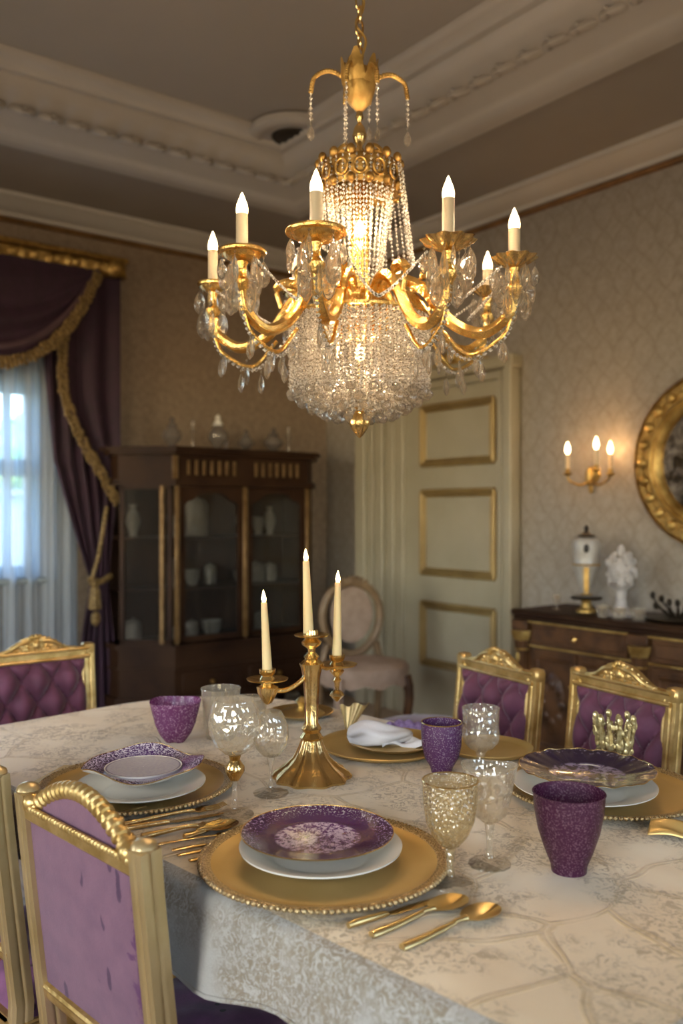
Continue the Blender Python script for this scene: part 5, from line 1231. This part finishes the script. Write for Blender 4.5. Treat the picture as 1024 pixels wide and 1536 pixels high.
# centre column: gold shaft in crystal sleeve
MB().lathe([(.018,Z(470)),(.026,Z(455)),(.020,Z(440)),(.023,Z(425)),(.020,Z(380)),(.024,Z(345)),(.016,Z(320)),(.012,Z(240))], 32, None, 10, .06).build('centre_column', 'gold_chand', ch)
for zy, hh_ in ((352,.034),(535,.030)):                        # bulbs inside the crystal
    bz = Z(zy)
    MB().lathe([(.0006,bz-.014),(.009,bz-.012),(.012,bz),(.009,bz+.012),(.003,bz+.022),(.0006,bz+.024)], 14, Matrix.Translation((0,-.030,0))).build('inner_bulb', 'bulb', ch)
    MB().tube([(0,-.001,bz-.014),(0,-.015,bz-.022),(0,-.030,bz-.014)], .004, 8).build('bulb_bracket', 'gold_chand', ch)
    light('inner_light', (0,-.042,bz), 4.0, (1,.68,.36), .012, ch)
# hub basket and acanthus
MB().lathe([(.012,Z(522)),(.016,Z(512)),(.022,Z(505)),(.030,Z(492)),(.040,Z(478)),(.048,Z(462)),(.050,Z(452)),(.056,Z(448)),(.056,Z(442)),(.044,Z(438)),(.001,Z(438))], 48, None, 12, .04).build('hub', 'gold_chand', ch)
b = MB()
for k in range(8):
    a = 2*pi*k/8+.2; M2 = Matrix.Rotation(a, 4, 'Z')
    b.tube(bez([(.04,0,Z(440)),(.075,0,Z(446)),(.078,0,Z(474)),(.055,0,Z(498)),(.030,0,Z(510)),(.020,0,Z(500))], 24), [.007]*8+[.0085]*8+[.006]*9, 8, M=M2)
    b.blob((.045,0,Z(500)),(.012,.012,.018), 8, 6, M2)
b.lathe([(.001,Z(530)),(.006,Z(526)),(.009,Z(518)),(.005,Z(512)),(.012,Z(505))], 16)
b.build('acanthus_scrolls', 'gold_chand', ch)
# candle arms
def a0(k, nd, i): return 2*pi*(k+.5)/nd+.3*i
cands = [  # x, y of the candle (world), dish radius, dish height, candle height, dish style
  (-.049,1.705,.059,.030,.078,0),(.214,1.766,.054,.028,.088,1),(.370,1.888,.048,.026,.066,1),(.357,2.154,.038,.026,.052,1),
  (-.110,2.175,.036,.026,.050,0),(-.306,2.097,.036,.026,.082,0),(-.207,1.836,.050,.030,.080,0),(.150,2.330,.040,.026,.06,1)]
zd = EYE+.54-ZB
b0 = None
for i, (x, y, dr, dd, hc, style) in enumerate(cands):
    X, Y = x-CXc, y-CY0; Rr = sqrt(X*X+Y*Y); an = atan2(Y, X); M2 = Matrix.Rotation(an, 4, 'Z')
    z3 = zd-.002
    p = bez([(.035,0,Z(455)),(.075,0,Z(424)),(Rr*.42,0,Z(440)),(Rr*.60,0,Z(492)),(Rr*.80,0,Z(512)),(Rr*.96,0,Z(490)),(Rr,0,zd-.075)], 42)
    b = MB().tube(p, [.009+.0035*sin(pi*j/(len(p)-1)) for j in range(len(p))], 14, M=M2, prof=lambda j, a: 1+.12*cos(5*a))
    # leaf wrapped on the shoulder of the arm and a lower scroll
    b.tube(bez([(Rr*.35,0,Z(445)),(Rr*.45,0,Z(418)),(Rr*.55,0,Z(425)),(Rr*.52,0,Z(455))], 16), [.005]*4+[.012]*7+[.006]*6, 8, M=M2)
    b.tube(bez([(Rr*.55,0,Z(505)),(Rr*.72,0,Z(542)),(Rr*.92,0,Z(520)),(Rr*.98,0,Z(495))], 20), .0042, 8, M=M2)
    b.lathe([(.001,zd-.085),(.008,zd-.082),(.015,zd-.070),(.017,zd-.058),(.010,zd-.050),(.008,zd-.030),(.012,zd-.022),(.010,zd-.006)], 18, Matrix.Translation((X,Y,0)), 8, .05)
    arm = b.build('candle_arm', 'gold_chand', ch)
    T = Matrix.Translation((X,Y,0))
    if style == 0: b = MB().lathe([(.006,zd-.020),(dr*.5,zd-.016),(dr*.72,zd-.010),(dr*.80,zd-.003),(dr,zd-.002),(dr*1.02,zd+.002),(dr*.98,zd+.006),(dr*.8,zd+.004),(.001,zd+.003)], 48, T)
    else: b = MB().lathe([(.008,zd-.020),(dr*.5,zd-.012),(dr*.9,zd+.000),(dr,zd+.006),(dr*.93,zd+.006),(dr*.4,zd-.002),(.001,zd-.002)], 80, T, 10, .09)
    pan = b.build('drip_pan', 'gold_chand' if style == 0 else 'gold', arm)
    rc = .0125 if i < 3 or i == 6 else .0115
    MB().lathe([(.001,zd),(rc,zd),(rc,zd+hc),(.001,zd+hc+.001)], 20, T).build('candle_tube', 'candle_tube', arm)
    hb = .046
    MB().lathe([(.001,zd+hc),(rc*.95,zd+hc+.0005),(rc*1.02,zd+hc+hb*.22),(rc*.88,zd+hc+hb*.45),(rc*.50,zd+hc+hb*.72),(rc*.22,zd+hc+hb*.92),(.0006,zd+hc+hb)], 18, T).build('bulb', 'bulb', arm)
    light('candle_bulb_light', (X,Y,zd+hc+.022), 19.0, (1,.70,.42), .012, ch)
    nd = 7 if i in (0,1,2,6) else 6
    for k in range(nd):
        if i in (0,1,2,6) and k % 2 == 0: drop(arm, 'crystal_drop', (X+dr*.62*cos(a0(k,nd,i)), Y+dr*.62*sin(a0(k,nd,i)), zd-.010), .082, .036, a0(k,nd,i))
        a = 2*pi*k/nd+.3*i; big = (k+i) % 2
        drop(arm, 'crystal_drop', (X+dr*.9*cos(a), Y+dr*.9*sin(a), zd-.006), .056 if big else .044, .027 if big else .020, a)
    for k in range(5):
        a = 2*pi*k/5+.7*i; q = .024+.006*(k % 2)
        drop(arm, 'crystal_drop', (X+q*cos(a), Y+q*sin(a), zd-.050), .068, .030, a)
    for k in range(5):
        q = (.40,.52,.66,.80,.94)[k]; zz_ = Z((492,520,548,545,520)[k])
        drop(arm, 'crystal_drop', (Rr*q*cos(an), Rr*q*sin(an), zz_), .044, .017, an)
    b = MB(); pp = bez([(Rr*.36*cos(an),Rr*.36*sin(an),Z(470)),(Rr*.55*cos(an),Rr*.55*sin(an),Z(520)),(Rr*.72*cos(an),Rr*.72*sin(an),Z(548)),(Rr*.94*cos(an),Rr*.94*sin(an),Z(520)),(Rr*1.02*cos(an),Rr*1.02*sin(an),Z(470))], 30)
    for c_ in pp: b.octa(tuple(c_), .0058, .0055)
    b.build('bead_garland', 'bead', arm, smooth=0)
    for k in range(3):
        a = an+pi*(.25+.25*k)*(1 if i % 2 else -1)
        drop(arm, 'crystal_drop', (Rr*(.60+.16*k)*cos(an), Rr*(.60+.16*k)*sin(an), Z(512 if k != 1 else 530)), .050, .020, a)
# sagging garlands from pan to pan
order = sorted(range(8), key=lambda i: atan2(cands[i][1]-CY0, cands[i][0]-CXc))
for i, j in zip(order, order[1:]+order[:1]):
    b = MB(); dr_i, dr_j = cands[i][2]*.8, cands[j][2]*.8
    P_, Q_ = Vector((cands[i][0]-CXc, cands[i][1]-CY0, zd-.02)), Vector((cands[j][0]-CXc, cands[j][1]-CY0, zd-.02)); dd_ = (Q_-P_).normalized()
    P_ += dd_*dr_i; Q_ -= dd_*dr_j; mid = (P_+Q_)/2; inw = Vector((mid.x, mid.y, 0))*-.25
    q_ = bez([P_, P_*.6+Q_*.4+inw*.8+Vector((0,0,-.07)), P_*.4+Q_*.6+inw*.8+Vector((0,0,-.07)), Q_], 30)
    for a_, b_ in zip(q_, q_[1:]): strand(b, a_, b_, step=.009, r=.0042)
    b.build('sagging_garland', 'bead', ch, smooth=0)
# lower drum: outer wall of strands, inner rows, scalloped tiers
rd = Rp(103); zt1, zb1 = Z(478), Z(588)
b = MB().lathe([(rd*.97,zt1-.002),(rd*1.005,zt1),(rd*1.005,zt1+.006),(rd*.97,zt1+.008)], 64, cap=False); b.f += []
for k in range(8): a = k*pi/4; b.tube([(.03*cos(a),.03*sin(a),zt1+.004),(rd*.98*cos(a),rd*.98*sin(a),zt1+.004)], .003, 6)
b.build('drum_ring', 'gold_chand', ch)
for k in range(60):
    a = 2*pi*k/60
    strand_obj((rd*cos(a), rd*sin(a), zt1), (rd*cos(a), rd*sin(a), zb1-.008*abs(sin(a*7))), step=.0085, r=.0062)
b = MB()
for (f_, n_, za, zb2) in ((.93,60,zt1,Z(594)),(.84,54,zt1,Z(600)),(.72,44,Z(560),Z(612)),(.60,36,Z(570),Z(620)),(.46,28,Z(575),Z(615)),(.32,20,Z(575),Z(617)),(.18,12,Z(575),Z(616))):
    for k in range(n_):
        a = 2*pi*(k+.5*(n_ % 3))/n_; q = rd*f_; ww = .006*abs(sin(a*6+f_*9))
        strand(b, (q*cos(a), q*sin(a), za), (q*cos(a), q*sin(a), zb2-ww), step=.0085, r=.0060)
iv = b.build('drum_bead_curtain', 'bead', ch, smooth=0); iv['kind'] = 'stuff'
b = MB()
for (f_, n_, zz_) in ((1.0,20,Z(593)),(.86,18,Z(604)),(.70,14,Z(615)),(.52,11,Z(624)),(.36,8,Z(628))):
    for k in range(n_):
        a = 2*pi*k/n_+f_*3; b.blob((rd*f_*cos(a), rd*f_*sin(a), zz_), (.0115,.0115,.0105), 8, 5)
iv = b.build('scalloped_crystals', 'crystal', ch, smooth=0); iv['kind'] = 'stuff'
MB().lathe([(.001,Z(657)),(.007,Z(653)),(.017,Z(643)),(.022,Z(634)),(.018,Z(624)),(.009,Z(617)),(.014,Z(612)),(.001,Z(606))], 20, None, 10, .10).build('finial', 'gold', ch)
b = MB().tube([(0,0,Z(612)),(0,0,Z(530))], .004, 8); b.build('lower_rod', 'gold', ch)
# ================================================================ light and camera
w = bpy.data.worlds.new('World'); SC.world = w; w.use_nodes = True; nt = w.node_tree; nt.nodes.clear()
sky = nt.nodes.new('ShaderNodeTexSky'); sky.sky_type = 'NISHITA'; sky.sun_disc = False; sky.sun_elevation = math.radians(32); sky.sun_rotation = math.radians(200)
bg = nt.nodes.new('ShaderNodeBackground'); bg.inputs[1].default_value = 1.7; o_ = nt.nodes.new('ShaderNodeOutputWorld')
nt.links.new(sky.outputs[0], bg.inputs[0]); nt.links.new(bg.outputs[0], o_.inputs[0])
def window_light(name, M_, x0, x1, power, col, flip=False):
    l = bpy.data.lights.new(name, 'AREA'); l.shape = 'RECTANGLE'; l.size = x1-x0; l.size_y = 1.5; l.energy = power; l.color = col
    o = bpy.data.objects.new(name, l); COL.objects.link(o)
    o.matrix_world = M_ @ Matrix.Translation(((x0+x1)/2, .03, 1.7)) @ Matrix.Rotation(-pi/2, 4, 'X'); return o
window_light('warm_fill_back_a', MB_back, 1.06, 2.14, 5, (1,.80,.58)); window_light('warm_fill_back_b', MB_back, 3.66, 4.84, 6, (1,.80,.58))  # warm fill lamps added behind the camera, in the unseen openings
window_light('cool_fill_near_a', MB_near, 1.26, 2.54, 9, (.88,.92,1)); window_light('warm_fill_near_b', MB_near, 4.36, 5.64, 20, (1,.80,.56))  # added fill: cool for the cloth's hanging side, warm to brighten the table
window_light('daylight_left', ML, wx0+.08, wx1-.08, 7, (.75,.88,1)); bpy.data.objects['daylight_left'].location += ML.to_3x3() @ Vector((0,.14,-.2)); bpy.data.lights['daylight_left'].size_y = .95
cam = bpy.data.cameras.new('camera'); co = bpy.data.objects.new('camera', cam); COL.objects.link(co)
co.location = (0,0,EYE); co.rotation_euler = (pi/2,0,0); cam.sensor_fit = 'HORIZONTAL'; cam.sensor_width = 24; cam.lens = 24*F/1024; cam.clip_start = .05
cam.dof.use_dof = True; cam.dof.focus_distance = 1.58; cam.dof.aperture_fstop = 2.9
SC.camera = co
SC.view_settings.view_transform = 'Standard'; SC.view_settings.look = 'None'; SC.view_settings.gamma = 1; SC.view_settings.exposure = .12; SC.view_settings.use_curve_mapping = False
cy = SC.cycles
cy.caustics_reflective = False; cy.caustics_refractive = False; cy.max_bounces = 9; cy.transparent_max_bounces = 24; cy.transmission_bounces = 8; cy.glossy_bounces = 4; cy.diffuse_bounces = 4
cy.sample_clamp_indirect = 4; cy.use_denoising = True; cy.use_light_tree = True
